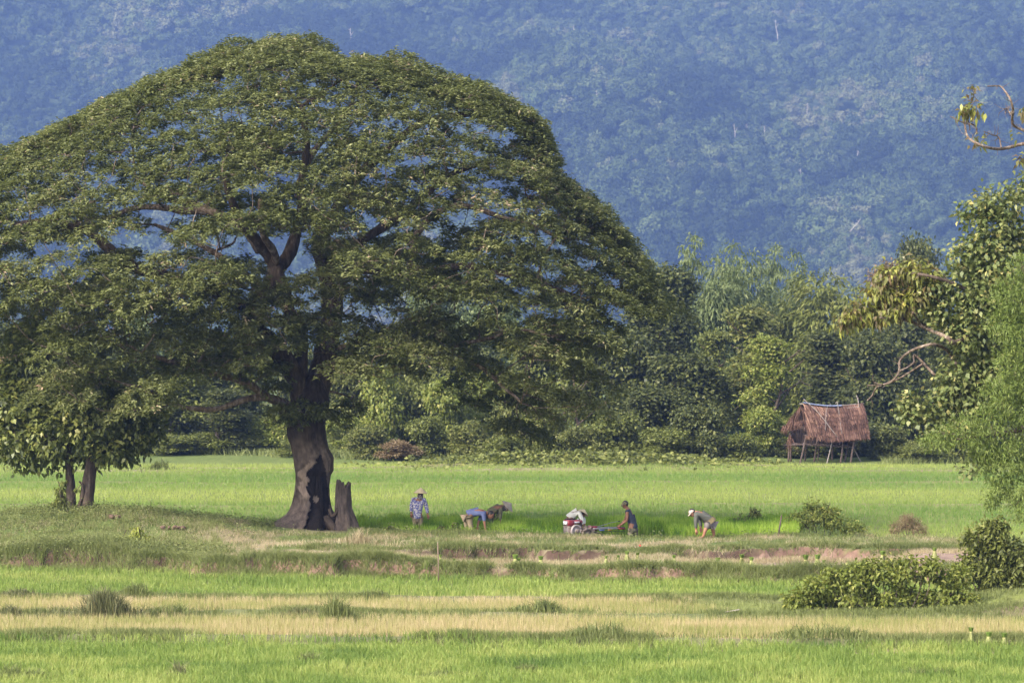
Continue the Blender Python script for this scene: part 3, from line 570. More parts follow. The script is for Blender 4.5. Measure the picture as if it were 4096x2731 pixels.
def try_pad(u, v, dy, r, mind=.67, force=False, tilt=None):
    c = T3(u, v, dy); uu, vvv = proj(c + base)
    if not force and hole(uu, vvv, r / YT * FPX, dy): return False
    for p_ in pads:
        dd = p_[0] - c
        if (dd[0] ** 2 + dd[1] ** 2 + (dd[2] * 1.65) ** 2) < (mind * (r + p_[1])) ** 2: return False
    pads.append((c, r, u)); return True
UC, UR = 1110.0, 1570.0
for k in range(9000):
    u = g.uniform(-420, 2650); t, b = envel(u); e = max(0.03, 1 - ((u - UC) / UR) ** 2); D = 6.6 * math.sqrt(e)
    s_ = g.uniform(-1, 1); dy = D * math.sin(s_ * math.pi / 2); r = g.uniform(.45, 1.1); rp = r * 110; t = max(t, envel(u + rp)[0] - 24, envel(max(-420, u - rp))[0] - 24)
    vm = t + (b - t) * (.62 if 950 < u < 1450 else .72); sh = math.sqrt(max(0, 1 - (dy / D) ** 2))
    lump = 85 * (float(fbm(u / 150, dy / 1.8, 64)) - .5) * 2
    v = vm + (t + 36 + lump - vm) * sh
    persp = (v - 1365) * (dy / YT)                    # keep the height in metres
    try_pad(u - (u - 2048) * 0, v, 0, r) if False else try_pad(u, v, dy, r)
    if len(pads) > 520: break
n1_ = len(pads)
for k in range(7000):                                 # outline pads right along the silhouette
    u = g.uniform(-420, 2650); t, b = envel(u); r = g.uniform(.32, .62); rp = r * 100; t = max(t, envel(min(2660, u + rp))[0] - 20, envel(max(-420, u - rp))[0] - 20); try_pad(u, t + 14 + 30 * float(vnoise(u / 60, .5, 3)) + g.uniform(0, 50), g.uniform(-1.5, 1.5), r, .6)
n2_ = len(pads)
for k in range(6000):                                 # lower and inner layers
    u = g.uniform(-420, 2600); t, b = envel(u); f = g.uniform(.35, 1.0) if (u < 900 or u > 1500) else g.uniform(.25, .8)
    e = max(0.03, 1 - ((u - UC) / UR) ** 2); D = 6.2 * math.sqrt(e); dy = g.uniform(-1, 1) * D * .9
    if 1060 < u < 1380 and dy < 1.0 and t + (b - t) * f > 1340: continue
    if u > 2450: continue
    try_pad(u, t + (b - t) * f, dy, g.uniform(.55, 1.0), .74)
    if len(pads) - n2_ > 170: break
for u, v, dy, r in [(1240, 1640, -.9, .8), (1330, 1660, -.6, .6), (1180, 1670, -.9, .5), (1290, 1330, -1.3, .75), (1210, 1290, -.8, .5), (1120, 1640, -1.4, .5), (1420, 1620, .5, .5), (1380, 1440, .9, .6), (1050, 1480, -1.2, .7), (980, 1400, -1.4, .8), (900, 1440, -1.4, .9),
                    (1100, 1545, -1.2, .45), (1340, 1000, -1.6, .7), (700, 1050, -3, .8), (1400, 1180, -1.5, .8), (1000, 1150, -1.6, .6), (1300, 1100, -2, .6), (880, 1130, -2, .7)]:
    pads.append((T3(u, v, dy), r, u))
print('pads', n1_, n2_, len(pads))
for k in range(900):                                  # sprays in front of the trunk and limbs
    u = g.uniform(820, 1800); v = g.uniform(1090, 1480)
    if 1140 < u < 1380 and v > 1360: continue
    if math.hypot((u - 1110) / 90, (v - 1060) / 60) < 1: continue
    try_pad(u, v, g.uniform(-4.2, -1.2), g.uniform(.4, .85), .8)
    if len(pads) > 0 and k > 500: break
for k in range(900):                                  # low left layers before the small tree
    u = g.uniform(200, 760); v = g.uniform(1180, 1620)
    try_pad(u, v, g.uniform(-5.2, -2.0), g.uniform(.5, .95), .85)
    if k > 420: break
# branches: every pad hangs on the nearest wood, nearest pads first
o_ = sorted(range(len(pads)), key=lambda k: np.linalg.norm((pads[k][0] - T3(1200, 1150)) * [1, 1, 1.3]))
NP = np.array([n_[0] for n_ in nodes]); NR = np.array([n_[1] for n_ in nodes])
bw = MB(); NPl = list(NP); NRl = list(NR)
for k in o_:
    c, r, u = pads[k]; A = np.array(NPl); RR = np.array(NRl); d = A - (c - np.array([0, 0, .12]))
    cost = np.linalg.norm(d, axis=1) + np.where(A[:, 2] > c[2], (A[:, 2] - c[2]) * 1.2, 0) + np.where(RR < .02, .8, 0)
    m = int(np.argmin(cost)); s0 = A[m]; L = np.linalg.norm(c - s0)
    if L < .3: continue
    r0 = min(RR[m] * .6, .018 + .022 * L); r0 = max(r0, .016); e_ = c - np.array([0, 0, .1])
    q = np.array([s0, s0 * .6 + e_ * .4 + g.normal(0, .09 * L, 3) + np.array([0, 0, .03 * L]), s0 * .25 + e_ * .75 + g.normal(0, .06 * L, 3), e_])
    pts = smooth_path(q, 9); rr_ = np.linspace(r0, .011, len(pts)); bw.tube(pts, rr_, 5, cap=False)
    for w_ in range(1, len(pts)): NPl.append(pts[w_]); NRl.append(rr_[w_])
    for w_ in range(3):                                # twigs under the pad
        a_ = g.uniform(0, 6.28); tp = c + np.array([math.cos(a_) * r * .7, math.sin(a_) * r * .7, -.03]); bw.tube([e_, (e_ + tp) / 2 + g.normal(0, .05, 3), tp], [.011, .009, .005], 3, cap=False)
br = bw.build('branches', M['branchbark'], rain, True); br['kind'] = 'stuff'
# foliage: rosettes of narrow leaves over every pad
LV = []; LF = []; LT = []; nb = 0
ctr = T3(1180, 1100)
for c, r, u in pads:
    ns = int(44 * r * r * 2.6) + 16; a_ = g.uniform(0, 6.28, ns); q = np.sqrt(g.uniform(0, 1, ns)) * (1 + .15 * np.sin(3 * a_ + u)); out = (c - ctr) * np.array([1, 1, .5]); out = out / (np.linalg.norm(out) + 1e-6)
    hz = (.24 * (1 - q ** 2) - .22 * q ** 3) * r + g.normal(0, .07, ns)
    sp = c + np.stack([np.cos(a_) * q * r * 1.12, np.sin(a_) * q * r * 1.12, hz], 1)
    sp[:, 2] -= (sp[:, :2] - c[:2]) @ out[:2] * .32            # tilt outwards
    rad_ = np.stack([np.cos(a_), np.sin(a_), np.zeros(ns)], 1) * q[:, None] + out * .5
    k7 = 10; b_ = np.repeat(sp, k7, 0) + g.normal(0, .045, (ns * k7, 3)); az = g.uniform(0, 6.28, ns * k7)
    d_ = np.stack([np.cos(az), np.sin(az), g.normal(-.12, .25, ns * k7)], 1) + np.repeat(rad_, k7, 0) * .7
    nn = np.array([0, 0, 1.0]) + g.normal(0, .38, (ns * k7, 3)) + out * .35
    Vv, Ff = leaves(b_, d_, nn, g.uniform(.10, .18, ns * k7), g.uniform(.04, .068, ns * k7), .06, .12)
    LV.append(Vv); LF.append(Ff + nb); nb += len(Vv)
    LT.append(np.clip(.42 + np.repeat(g.normal(0, .14, ns), k7) + g.normal(0, .15, ns * k7) + g.normal(0, .12), 0, 1))
print('rain leaves', nb // 4)
cr = link('crown', npmesh('crown', np.concatenate(LV), np.concatenate(LF), tint=np.concatenate(LT)), M['rain'], rain); cr['kind'] = 'stuff'

# ------------------------------------------------------------------ other trees and shrubs
def lobed_points(lobes, n, g, shell=.55):
    """n points near the surface of a set of ellipsoidal lobes (cx,cy,cz,rx,ry,rz); returns points and outward directions"""
    L_ = np.array(lobes, float); area = (L_[:, 3] * L_[:, 5]) ** .9; k = g.choice(len(L_), n, p=area / area.sum())
    d = rand_dir(n, g); f = g.uniform(shell, 1.0, n) ** .6 * (1 + .16 * np.sin(d[:, 0] * 7 + k) * np.cos(d[:, 2] * 6 + 2 * k))
    return L_[k, :3] + d * f[:, None] * L_[k, 3:], d, k
def clumped(lobes, nc, per, cs, g, shell=.55):
    p, d, k = lobed_points(lobes, nc, g, shell); p = np.repeat(p, per, 0) + g.normal(0, cs, (nc * per, 3)) * np.array([1, 1, .7]); return p, np.repeat(d, per, 0), np.repeat(g.normal(0, .16, nc) + .12 * d[:, 2] * 0, per)
def crown_mesh(name, lobes, nc, per, cs, L, W, g, mode='broad', shell=.55, tb=.45):
    p, d, tt = clumped(lobes, nc, per, cs, g, shell); n = len(p)
    if mode == 'broad': dd = rand_dir(n, g) + d * .7 + np.array([0, 0, -.35]); nn = d * .6 + rand_dir(n, g) * .6 + np.array([0, 0, .8]); dr = .15
    elif mode == 'hang': dd = rand_dir(n, g) * .5 + d * .4 + np.array([0, 0, -1.0]); nn = d + rand_dir(n, g) * .6 + np.array([0, 0, .2]); dr = .1
    else: dd = rand_dir(n, g) * .7 + d * .8 + np.array([0, 0, -.6]); nn = rand_dir(n, g) * .7 + np.array([0, 0, .9]); dr = .3
    V, F = leaves(p, dd, nn, L * g.uniform(.7, 1.25, n), W * g.uniform(.7, 1.25, n), .12, dr)
    return npmesh(name, V, F, tint=np.clip(tb + tt + g.normal(0, .13, n), 0, 1))
def trunk_mb(H, r, g, lean=.1, limbs=4, spread=1.5, h0=.35):
    mb = MB(); top = np.array([g.normal(0, lean) * H, g.normal(0, lean * .5) * H, H]); pts = smooth_path([np.zeros(3) - [0, 0, .3], top * .35 + g.normal(0, .05 * H, 3) * [1, 1, 0], top * .7 + g.normal(0, .04 * H, 3) * [1, 1, 0], top], 12)
    mb.tube(pts, np.linspace(r, r * .3, len(pts)), 8, noise=.06)
    for k in range(limbs):
        s_ = pts[int(len(pts) * (h0 + (1 - h0) * k / (limbs + .5)))]; a_ = g.uniform(0, 6.28); e_ = s_ + np.array([math.cos(a_) * spread, math.sin(a_) * spread * .8, g.uniform(.5, 1.1) * spread])
        mb.tube(smooth_path([s_, (s_ + e_) / 2 + g.normal(0, .12 * spread, 3), e_], 6), [r * .5, r * .12], 6, cap=False)
    return mb
def rand_lobes(n, W, H, h0, g, conic=0.0, small=.42):
    out = []
    for k in range(n):
        t = g.uniform(0, 1); z = h0 + (H - h0) * t; w_ = W * (1 - conic * t) * math.sqrt(max(.12, 1 - (2 * t - .85) ** 2 * .75))
        a_ = g.uniform(0, 6.28); rr_ = g.uniform(0, .72) * w_; s_ = g.uniform(.75, 1.2) * small * W
        out.append((math.cos(a_) * rr_, math.sin(a_) * rr_ * .8, min(z, H - s_ * .7), s_, s_ * .9, s_ * g.uniform(.6, .9)))
    return out
def make_variant(kind, seed):
    g = np.random.default_rng(seed)
    if kind == 'bamboo':                              # plumes of arching culms
        lob = []; 
        for c_ in range(6):
            a_ = g.uniform(0, 6.28); R_ = g.uniform(.3, 2.3); hh = g.uniform(6.5, 11.5) * (1.05 - .1 * R_)
            cx_, cy_ = math.cos(a_) * R_, math.sin(a_) * R_ * .7; ln = g.normal(0, .12)
            for t in np.linspace(.25, 1, 7):
                s_ = (1.45 * math.sin(math.pi * (.16 + .58 * t)) + .1) * g.uniform(.75, 1.1); lob.append((cx_ + ln * hh * t * t, cy_, hh * t - .2, s_ * .72, s_ * .65, s_ * .95))
        cm = crown_mesh('bamboo_crown', lob, 2500, 8, .16, .36, .1, g, 'hang2', .55, .5); tm = MB()
        for c_ in range(12):
            a_ = g.uniform(0, 6.28); R_ = g.uniform(.1, 1.6); hh = g.uniform(4, 6); b_ = np.array([math.cos(a_) * R_ * .5, math.sin(a_) * R_ * .4, -.2])
            tm.tube(smooth_path([b_, b_ + [0, 0, hh * .6], b_ + [math.cos(a_) * 1.1, math.sin(a_) * .8, hh]], 8), .045, 5, cap=False)
        return cm, tm.mesh('bamboo_culms', True), 'bamb', 11.5
    if kind == 'cone':
        lob = rand_lobes(26, 2.5, 12, .6, g, .55, .36); cm = crown_mesh('dark_crown', lob, 1700, 7, .24, .26, .16, g, 'broad', .6); return cm, trunk_mb(10, .22, g, .03).mesh('dark_trunk', True), 'dark', 12
    if kind == 'round':
        lob = rand_lobes(20, 3.1, 7.5, 1.0, g, .15, .36); cm = crown_mesh('round_crown', lob, 1600, 7, .25, .27, .17, g, 'broad', .6); return cm, trunk_mb(5.5, .18, g, .06).mesh('round_trunk', True), 'mid', 7.5
    if kind == 'airy':
        lob = rand_lobes(24, 2.5, 9, 1.2, g, .2, .26); cm = crown_mesh('airy_crown', lob, 1300, 6, .22, .24, .14, g, 'broad', .35, .55); return cm, trunk_mb(7.5, .14, g, .06, 7, 1.6).mesh('airy_trunk', True), 'yel', 9
    if kind == 'bushy':
        lob = rand_lobes(16, 2.4, 3.6, .2, g, .1, .36); cm = crown_mesh('bush_crown', lob, 1100, 7, .2, .22, .15, g, 'broad', .55, .5); return cm, trunk_mb(2.2, .06, g, .15, 5, 1).mesh('bush_stems', True), 'yel', 3.6
    if kind == 'bare':
        tm = trunk_mb(7, .12, g, .08, 9, 1.8, .3); lob = rand_lobes(8, 2.0, 8, 3, g, 0, .2); cm = crown_mesh('sparse_crown', lob, 160, 6, .2, .2, .12, g, 'broad', .4); return cm, tm.mesh('bare_trunk', True), 'olive', 8
def ztop(me):
    z = np.zeros(len(me.vertices) * 3, np.float32); me.vertices.foreach_get('co', z); return float(np.percentile(z[2::3], 99.3))
KV = {}
for kd, nv in (('bamboo', 3), ('cone', 2), ('round', 3), ('airy', 2), ('bushy', 3), ('bare', 1)): KV[kd] = [make_variant(kd, 300 + 17 * s_ + len(kd)) for s_ in range(nv)]
matcopy = {}
def withmat(me, mk):
    k = (me.name, mk)
    if k not in matcopy:
        if not me.materials: me.materials.append(M[mk]); matcopy[k] = me; matcopy[(me.name, 'base')] = me
        else:
            c_ = me.copy(); c_.materials.clear(); c_.materials.append(M[mk]); matcopy[k] = c_
    return matcopy[k]
RT = np.random.default_rng(9); cnt = {}
def plant(kind, u, vtop, Y, mat, label, cat='tree', wid=None, group='trees of the tree line', name=None):
    """tree of a kind with its top at (u, vtop); wid = crown width in source pixels"""
    n_ = cnt.get(kind, 0); cnt[kind] = n_ + 1; vs_ = KV[kind]; cm, tm, mk, H0 = vs_[n_ % len(vs_)]; H0 = ztop(cm)
    p = P(u, vtop, Y); gz = G(p[0], Y); H = max(1.0, p[2] - gz); s_ = H / H0; sx = s_ if wid is None else (wid * 1.25 / FPX * Y) / {'bamboo': 5.6, 'cone': 5.4, 'round': 7.2, 'airy': 5.8, 'bushy': 5.4, 'bare': 5}[kind]
    e = empty(name or {'bamboo': 'bamboo_clump', 'cone': 'evergreen_tree', 'round': 'broadleaf_tree', 'airy': 'slender_tree', 'bushy': 'wild_bush', 'bare': 'bare_tree'}[kind], (p[0], Y, gz), label, cat, group, RT.uniform(0, 6.28), (sx, sx, s_))
    link('crown', withmat(cm, mat or mk), None, e); link('culms' if kind == 'bamboo' else ('stems' if kind == 'bushy' else 'trunk'), withmat(tm, 'bark'), None, e); return e
ROWS = [
 ('bamboo', 2760, 985, 205, None, 'tallest feathery bamboo plume of the tree line, behind the dark conical tree', 250), ('bamboo', 2640, 1050, 212, None, 'bamboo plume half hidden by the right edge of the great crown', 230),
 ('bamboo', 2985, 1050, 208, None, 'pale bamboo clump in the middle of the skyline gap', 300), ('bamboo', 3085, 1022, 214, None, 'bamboo clump with leaning tip at the right end of the bamboo skyline', 220),
 ('bamboo', 2860, 1130, 198, None, 'low pale bamboo filling the gap between the skyline plumes', 300), ('bamboo', 3240, 1125, 200, 'mid', 'fresh green bamboo behind and left of the thatched hut', 420),
 ('bamboo', 3400, 1180, 196, 'mid', 'dark green bamboo directly above the hut roof', 400), ('cone', 3330, 1330, 184, None, 'deep green tree close behind the ridge of the hut', 420),
 ('cone', 2690, 1075, 186, None, 'tall dark conical tree standing at the right edge of the great crown', 330), ('cone', 2590, 1230, 182, None, 'dark evergreen just left of the tall conical tree', 330),
 ('round', 2500, 1330, 176, 'dark', 'dense dark rounded tree right of the bare white trunk', 420), ('round', 2720, 1420, 172, 'dark', 'large dark green rounded tree in the middle of the tree line', 440), ('round', 2600, 1560, 168, 'dark', 'low dark tree in front of the dense rounded trees', 380),
 ('airy', 2990, 1235, 174, 'olive', 'tall olive yellow tree left of the hut', 420), ('airy', 3080, 1350, 170, 'yel', 'yellowish open tree leaning over the left side of the hut', 330), ('airy', 2860, 1330, 178, 'mid', 'green slender tree between the olive tree and the dark tree', 300),
 ('round', 3480, 1330, 178, 'dark', 'dark tree behind the right end of the hut', 420), ('round', 3640, 1200, 190, 'dark', 'dark leafy tree seen behind the yellow tipped branches', 380), ('airy', 3560, 1060, 202, 'brownleaf', 'brown leafed tree at the skyline right of the bamboo', 260),
 ('round', 3660, 970, 206, 'dark', 'dark crown on the skyline beside the glossy leaved tree', 300), ('round', 3800, 1320, 182, 'dark', 'dark tree behind the white bare branches', 420), ('round', 3980, 1350, 180, 'dark', 'dark tree behind the feathery branches at the right edge', 420), ('cone', 3960, 1060, 204, 'mid', 'green tree on the skyline at the far right', 360),
 ('round', 2330, 1380, 178, 'mid', 'green tree behind the hanging right fringe of the great crown', 400), ('bare', 2320, 1380, 165, 'olive', 'bare white stemmed tree right of the hanging fringe', 220),
 ('round', 2160, 1300, 184, 'mid', 'rounded green tree behind the low right limb', 400), ('round', 1990, 1230, 190, 'bamb', 'grey green tree under the right half of the great crown', 380), ('bamboo', 1860, 1120, 210, None, 'hazy bamboo showing below the right main limb', 280), ('round', 1800, 1360, 180, 'dark', 'dark tree seen between the trunk and the low right limb', 380),
 ('round', 1640, 1300, 186, 'mid', 'green tree just right of the great trunk', 380), ('bamboo', 1700, 1180, 208, None, 'distant bamboo right of the great trunk', 300), ('cone', 1500, 1330, 180, 'dark', 'dark gap filling tree close right of the great trunk', 330), ('round', 1400, 1420, 176, 'olive', 'olive tree behind the right side of the great trunk', 330),
 ('round', 1180, 1400, 182, 'dark', 'dark tree directly behind the great trunk', 420), ('round', 980, 1330, 186, 'mid', 'green tree left of the great trunk', 420), ('cone', 830, 1380, 180, 'dark', 'dark tree above the low left limb', 340), ('round', 700, 1480, 176, 'mid', 'green rounded tree right of the small two stemmed tree', 380), ('cone', 900, 1560, 170, 'dark', 'dark tree in the gap below the low left limb', 260),
 ('bamboo', 560, 1250, 204, None, 'hazy bamboo behind the small two stemmed tree', 320), ('bare', 470, 1080, 200, 'olive', 'bare pale branched tree showing through the left of the great crown', 300), ('bare', 250, 1060, 206, 'olive', 'bare pale tree behind the left end of the great crown', 300), ('round', 420, 1340, 186, 'mid', 'green tree behind the crown of the small tree', 420),
 ('round', 180, 1300, 190, 'bamb', 'grey green tree behind the left edge of the small tree', 420), ('round', 20, 1290, 184, 'dark', 'dark tree at the left edge of the tree line', 380), ('airy', 40, 1420, 170, 'brownleaf', 'tan leafed tree at the extreme left', 260), ('round', -160, 1300, 186, 'mid', 'green tree beyond the left edge', 420), ('round', 4200, 1330, 186, 'mid', 'green tree beyond the right edge', 420)]
for kd, u, vt, Y, mk, lab, wd in ROWS: plant(kd, u, vt, Y - 4, mk, lab, wid=wd)
BUSH = [(1380, 1600, 168, 'yel', 'yellow green bush right behind the great trunk', 230), (1520, 1540, 170, 'yel', 'sunlit yellow green bush with pale tips, right of the trunk', 260), (1660, 1500, 172, 'mid', 'green bush between the trunk and the low right limb', 260), (1800, 1560, 168, 'yel', 'bright yellow leafed bush below the right low limb', 280),
        (1940, 1530, 171, 'yel', 'light green bush behind the crook of the low right limb', 260), (2060, 1600, 167, 'olive', 'olive bush behind the hanging fringe', 250), (2200, 1650, 165, 'mid', 'green bush at the foot of the hanging fringe', 260), (1480, 1700, 163, 'olive', 'grey green scrub bush at the field edge right of the trunk', 220), (1600, 1720, 162, 'brownleaf', 'dry grey brushwood bush at the field edge', 180),
        (1720, 1700, 163, 'mid', 'low bush behind the flower shirted worker', 240), (1880, 1710, 162, 'olive', 'low olive bush behind the bending workers', 240), (2020, 1730, 161, 'mid', 'low bush left of the creeper mat', 200), (2330, 1700, 163, 'olive', 'brownish bush below the bare white tree', 240), (2480, 1700, 164, 'mid', 'leafy bush at the foot of the dark rounded trees', 280), (2640, 1720, 162, 'mid', 'bright green bush spreading at the field edge', 280),
        (2800, 1700, 163, 'dark', 'dark green bush at the field edge below the olive tree', 280), (2950, 1720, 163, 'mid', 'bush at the base of the olive tree', 240), (3060, 1690, 168, 'yel', 'light bush touching the left side of the hut', 240), (3560, 1700, 166, 'olive', 'olive bush right of the hut', 260), (3700, 1720, 164, 'mid', 'low bush below the white bare branches', 260), (3850, 1700, 165, 'mid', 'low bush behind the hanging feathery branches', 280), (3230, 1740, 170, 'mid', 'bush seen between the legs of the hut', 260), (3420, 1740, 171, 'mid', 'bush behind the right legs of the hut', 260),
        (1100, 1640, 168, 'yel', 'yellow green bush left behind the great trunk', 240), (960, 1660, 170, 'dark', 'dark hollow bush left of the trunk', 240), (820, 1650, 167, 'mid', 'green bush below the low left limb', 260), (700, 1660, 166, 'mid', 'rounded bush right of the small tree', 260), (560, 1680, 167, 'dark', 'dark bush behind the small two stemmed tree', 260), (400, 1680, 168, 'mid', 'bush behind the stems of the small tree', 260), (220, 1690, 168, 'mid', 'bush behind the left of the small tree', 260), (60, 1690, 168, 'mid', 'bush at the left edge of the field', 280), (4020, 1710, 165, 'mid', 'bush at the right edge of the field', 280), (1230, 1690, 164, 'mid', 'low bush just behind the trunk foot', 220)]
for u, vt, Y, mk, lab, wd in BUSH: plant('bushy', u, vt + RT.normal(-10, 42), (Y - 4.5 if u > 1950 else Y - 1) if not 3150 < u < 3500 else Y, mk, lab, 'bush', wid=wd, group='bushes along the field edge')

for u, vt, Y, mk, lab, wd in [(3180, 1690, 165.5, 'dark', 'dark bush close behind the left legs of the hut', 260), (3340, 1700, 166, 'dark', 'dark bush close behind the middle legs of the hut', 260), (3470, 1690, 165.5, 'dark', 'dark bush close behind the right end of the hut', 240)]: plant('bushy', u, vt, Y, mk, lab, 'bush', wid=wd, group='bushes along the field edge')
for u, vt, Y, mk, lab, wd in [(3160, 1765, 162.6, 'dark', 'low scrub showing between the left stilts of the hut', 170), (3290, 1770, 163, 'dark', 'low scrub showing between the middle stilts of the hut', 190), (3420, 1768, 163.4, 'dark', 'low scrub showing between the right stilts of the hut', 190), (3530, 1775, 161.5, 'mid', 'low scrub beside the right end of the hut', 170)]: plant('bushy', u, vt, Y, mk, lab, 'bush', wid=wd, group='bushes along the field edge')
# small two stemmed tree on the left mound, big hanging leaves
def rel(u, v, Y, b): return P(u, v, Y) - b
b = P(330, 2040, 96.0); b[2] = G(b[0], 96) - .05
t = empty('small_tree', b, 'small two stemmed tree with large hanging leaves on the grassy mound', 'tree')
for q, r0, r1 in (([(345, 2050, 0), (348, 1980, 0), (362, 1880, .1), (368, 1780, .2), (350, 1650, .2), (330, 1500, 0)], 32, 14), ([(285, 2050, .3), (283, 1960, .3), (278, 1880, .3), (270, 1780, .2), (230, 1640, .1), (190, 1520, 0)], 22, 9),
                  ([(315, 2050, -.2), (320, 2010, -.2), (332, 1980, -.2), (330, 1940, -.2), (318, 1925, -.3)], 8, 4)):
    mb = MB(); pts = smooth_path([rel(a, c_, 96 + d_, b) for a, c_, d_ in q], 16); mb.tube(pts, np.linspace(r0, r1, len(pts)) / FPX * 96, 10, noise=.07); mb.build('trunk', M['bark'] if r0 < 20 else M['bark'], t, True)
g = np.random.default_rng(71)
lob = []
for u, v, dy, r in [(90, 1620, -.2, 1.0), (200, 1560, .4, 1.0), (60, 1760, -.3, .85), (200, 1740, -.6, .9), (330, 1700, -.6, .9), (330, 1560, .2, 1.1), (460, 1640, -.1, 1.0), (520, 1740, .1, .8), (440, 1780, -.4, .7), (560, 1620, .3, .8), (120, 1480, .2, .8), (90, 1400, 0, .6), (130, 1330, 0, .5), (20, 1600, 0, .9), (-60, 1700, 0, .8), (600, 1720, .2, .5), (100, 1830, -.2, .5), (230, 1820, .4, .6), (500, 1810, 0, .45), (380, 1820, .6, .5), (0, 1500, .3, .7)]:
    p_ = rel(u, v, 96 + dy, b); lob.append((*p_, r, r, r * .75))
me = crown_mesh('crown', lob, 1700, 8, .15, .19, .11, g, 'broad', .45, .55); c_ = link('crown', me, leafmat('large_hanging_leaf', [(0, (.05, .065, .02)), (.5, (.12, .145, .04)), (.8, (.25, .27, .075)), (1, (.42, .40, .13))], .35, .45, .4), t)
mb = MB()
for l_ in lob[::2]:
    s_ = rel(350, 1760, 96, b); mb.tube(smooth_path([s_, (s_ + np.array(l_[:3])) / 2 + g.normal(0, .12, 3), np.array(l_[:3])], 8), [.05, .015], 5, cap=False)
mb.build('branches', M['bark'], t, True)

# right-hand trees reaching into the frame
b = P(4330, 2100, 80.0); b[2] = -.05
t = empty('glossy_leaved_tree', b, 'near tree at the right edge with large round glossy leaves and pale bare branches', 'tree')
def RB(u, v, dy=0): return rel(u, v, 80 + dy, b)
BR = [([(4330, 2120), (4300, 1800), (4290, 1500), (4230, 1300), (4130, 1150), (4050, 1000), (4000, 850)], 90, 18), ([(4230, 1300), (4020, 1330), (3900, 1340), (3820, 1370), (3790, 1350), (3700, 1310), (3655, 1290), (3600, 1275), (3520, 1270)], 26, 8),
      ([(3830, 1460), (3812, 1435), (3790, 1400), (3740, 1378), (3700, 1382), (3640, 1405), (3600, 1440), (3598, 1475), (3590, 1500), (3560, 1530), (3510, 1545), (3490, 1580), (3470, 1600)], 16, 6), ([(3740, 1500), (3660, 1420), (3655, 1450), (3620, 1475), (3600, 1480)], 11, 5), ([(3690, 1455), (3620, 1500), (3560, 1530), (3510, 1540), (3470, 1540)], 9, 4), ([(3700, 1310), (3640, 1280), (3600, 1260), (3590, 1240)], 14, 6),
      ([(3880, 1370), (3800, 1285), (3700, 1300), (3650, 1250)], 22, 8), ([(4200, 560), (4096, 575), (4010, 595), (3950, 590), (3900, 570), (3870, 545), (3860, 500), (3855, 460)], 16, 6), ([(4150, 540), (4090, 520), (4050, 495), (4052, 440), (4040, 395), (4020, 365), (4000, 345), (3950, 345)], 13, 5), ([(4005, 590), (3995, 550), (3970, 540), (3935, 525)], 6, 3), ([(3906, 535), (3905, 510), (3885, 495), (3850, 490), (3800, 465)], 8, 3), ([(4052, 470), (4030, 440), (4015, 435)], 6, 3), ([(3880, 520), (3870, 440), (3890, 400), (3900, 360)], 5, 2),
      ([(4290, 1300), (4330, 900), (4280, 650), (4200, 560)], 50, 16), ([(4280, 900), (4220, 700), (4150, 540)], 20, 12), ([(4290, 1500), (4100, 1700), (3950, 1740), (3820, 1740), (3740, 1720)], 30, 6), ([(4290, 1400), (4100, 1300), (3950, 1200), (3800, 1130), (3700, 1100), (3600, 1090)], 30, 7)]
for q, r0, r1 in BR:
    u0_ = q[0][0] < 3885 and q[0][0] > 3878
    mb = MB(); pts = smooth_path([RB(a, c_, .6 * math.sin(k * 1.3)) for k, (a, c_) in enumerate(q)], 26); mb.tube(pts, np.linspace(r0, r1, len(pts)) / 2 / FPX * 80, 8, noise=.08, seed=7); mb.build('trunk' if r0 > 80 else 'branch', M['bark'] if r0 > 28 or u0_ else M['branchbark'], t, True)
    if r0 < 36:
        g_ = np.random.default_rng(int(q[0][0])); tw = MB()
        for k in range(3, len(pts) - 1, 2):
            d_ = norm(pts[k] - pts[k - 1] + g_.normal(0, .06, 3)); d_ = norm(d_ + g_.normal(0, .9, 3)); L_ = g_.uniform(.12, .42); tw.tube(smooth_path([pts[k], pts[k] + d_ * L_ * .5 + g_.normal(0, .03, 3), pts[k] + d_ * L_ + g_.normal(0, .05, 3)], 5), [.009, .003], 4, cap=False)
        tw.build('twigs', M['branchbark'], t, True)['kind'] = 'stuff'
def blobs(spec, Y, b):
    out = []
    for u, v, dy, r in spec: p_ = P(u, v, Y + dy) - b; out.append((*p_, r, r * .9, r * .85))
    return out
g = np.random.default_rng(77)
sp = [(3960, 800, 0, .42), (3900, 850, .2, .4), (4040, 830, 0, .4), (4000, 900, 0, .55), (3930, 980, -.1, .55), (4060, 960, .2, .55), (3870, 1040, 0, .5), (3980, 1080, -.2, .7), (4060, 1150, .3, .7), (3850, 1160, 0, .6), (3930, 1220, -.2, .7), (3780, 1240, 0, .55), (3720, 1170, .1, .45), (3860, 1330, -.1, .6), (3980, 1340, .2, .8), (3900, 1450, .3, .7), (4000, 1480, .3, .8), (3830, 1520, .2, .6), (3930, 1600, .2, .6), (3780, 1600, .2, .45), (3680, 1640, 0, .36), (3620, 1650, 0, .3), (3750, 1700, 0, .4), (3850, 1690, 0, .5), (4020, 1260, .6, .9), (3650, 1600, .1, .22), (4100, 750, .5, .4), (3700, 1750, 0, .2), (3960, 1830, .2, .3), (3880, 1880, .2, .22)]
c_ = link('crown', crown_mesh('crown', blobs(sp, 80, b), 3600, 4, .12, .14, .11, g, 'broad', .25, .55), M['glossy'], t)
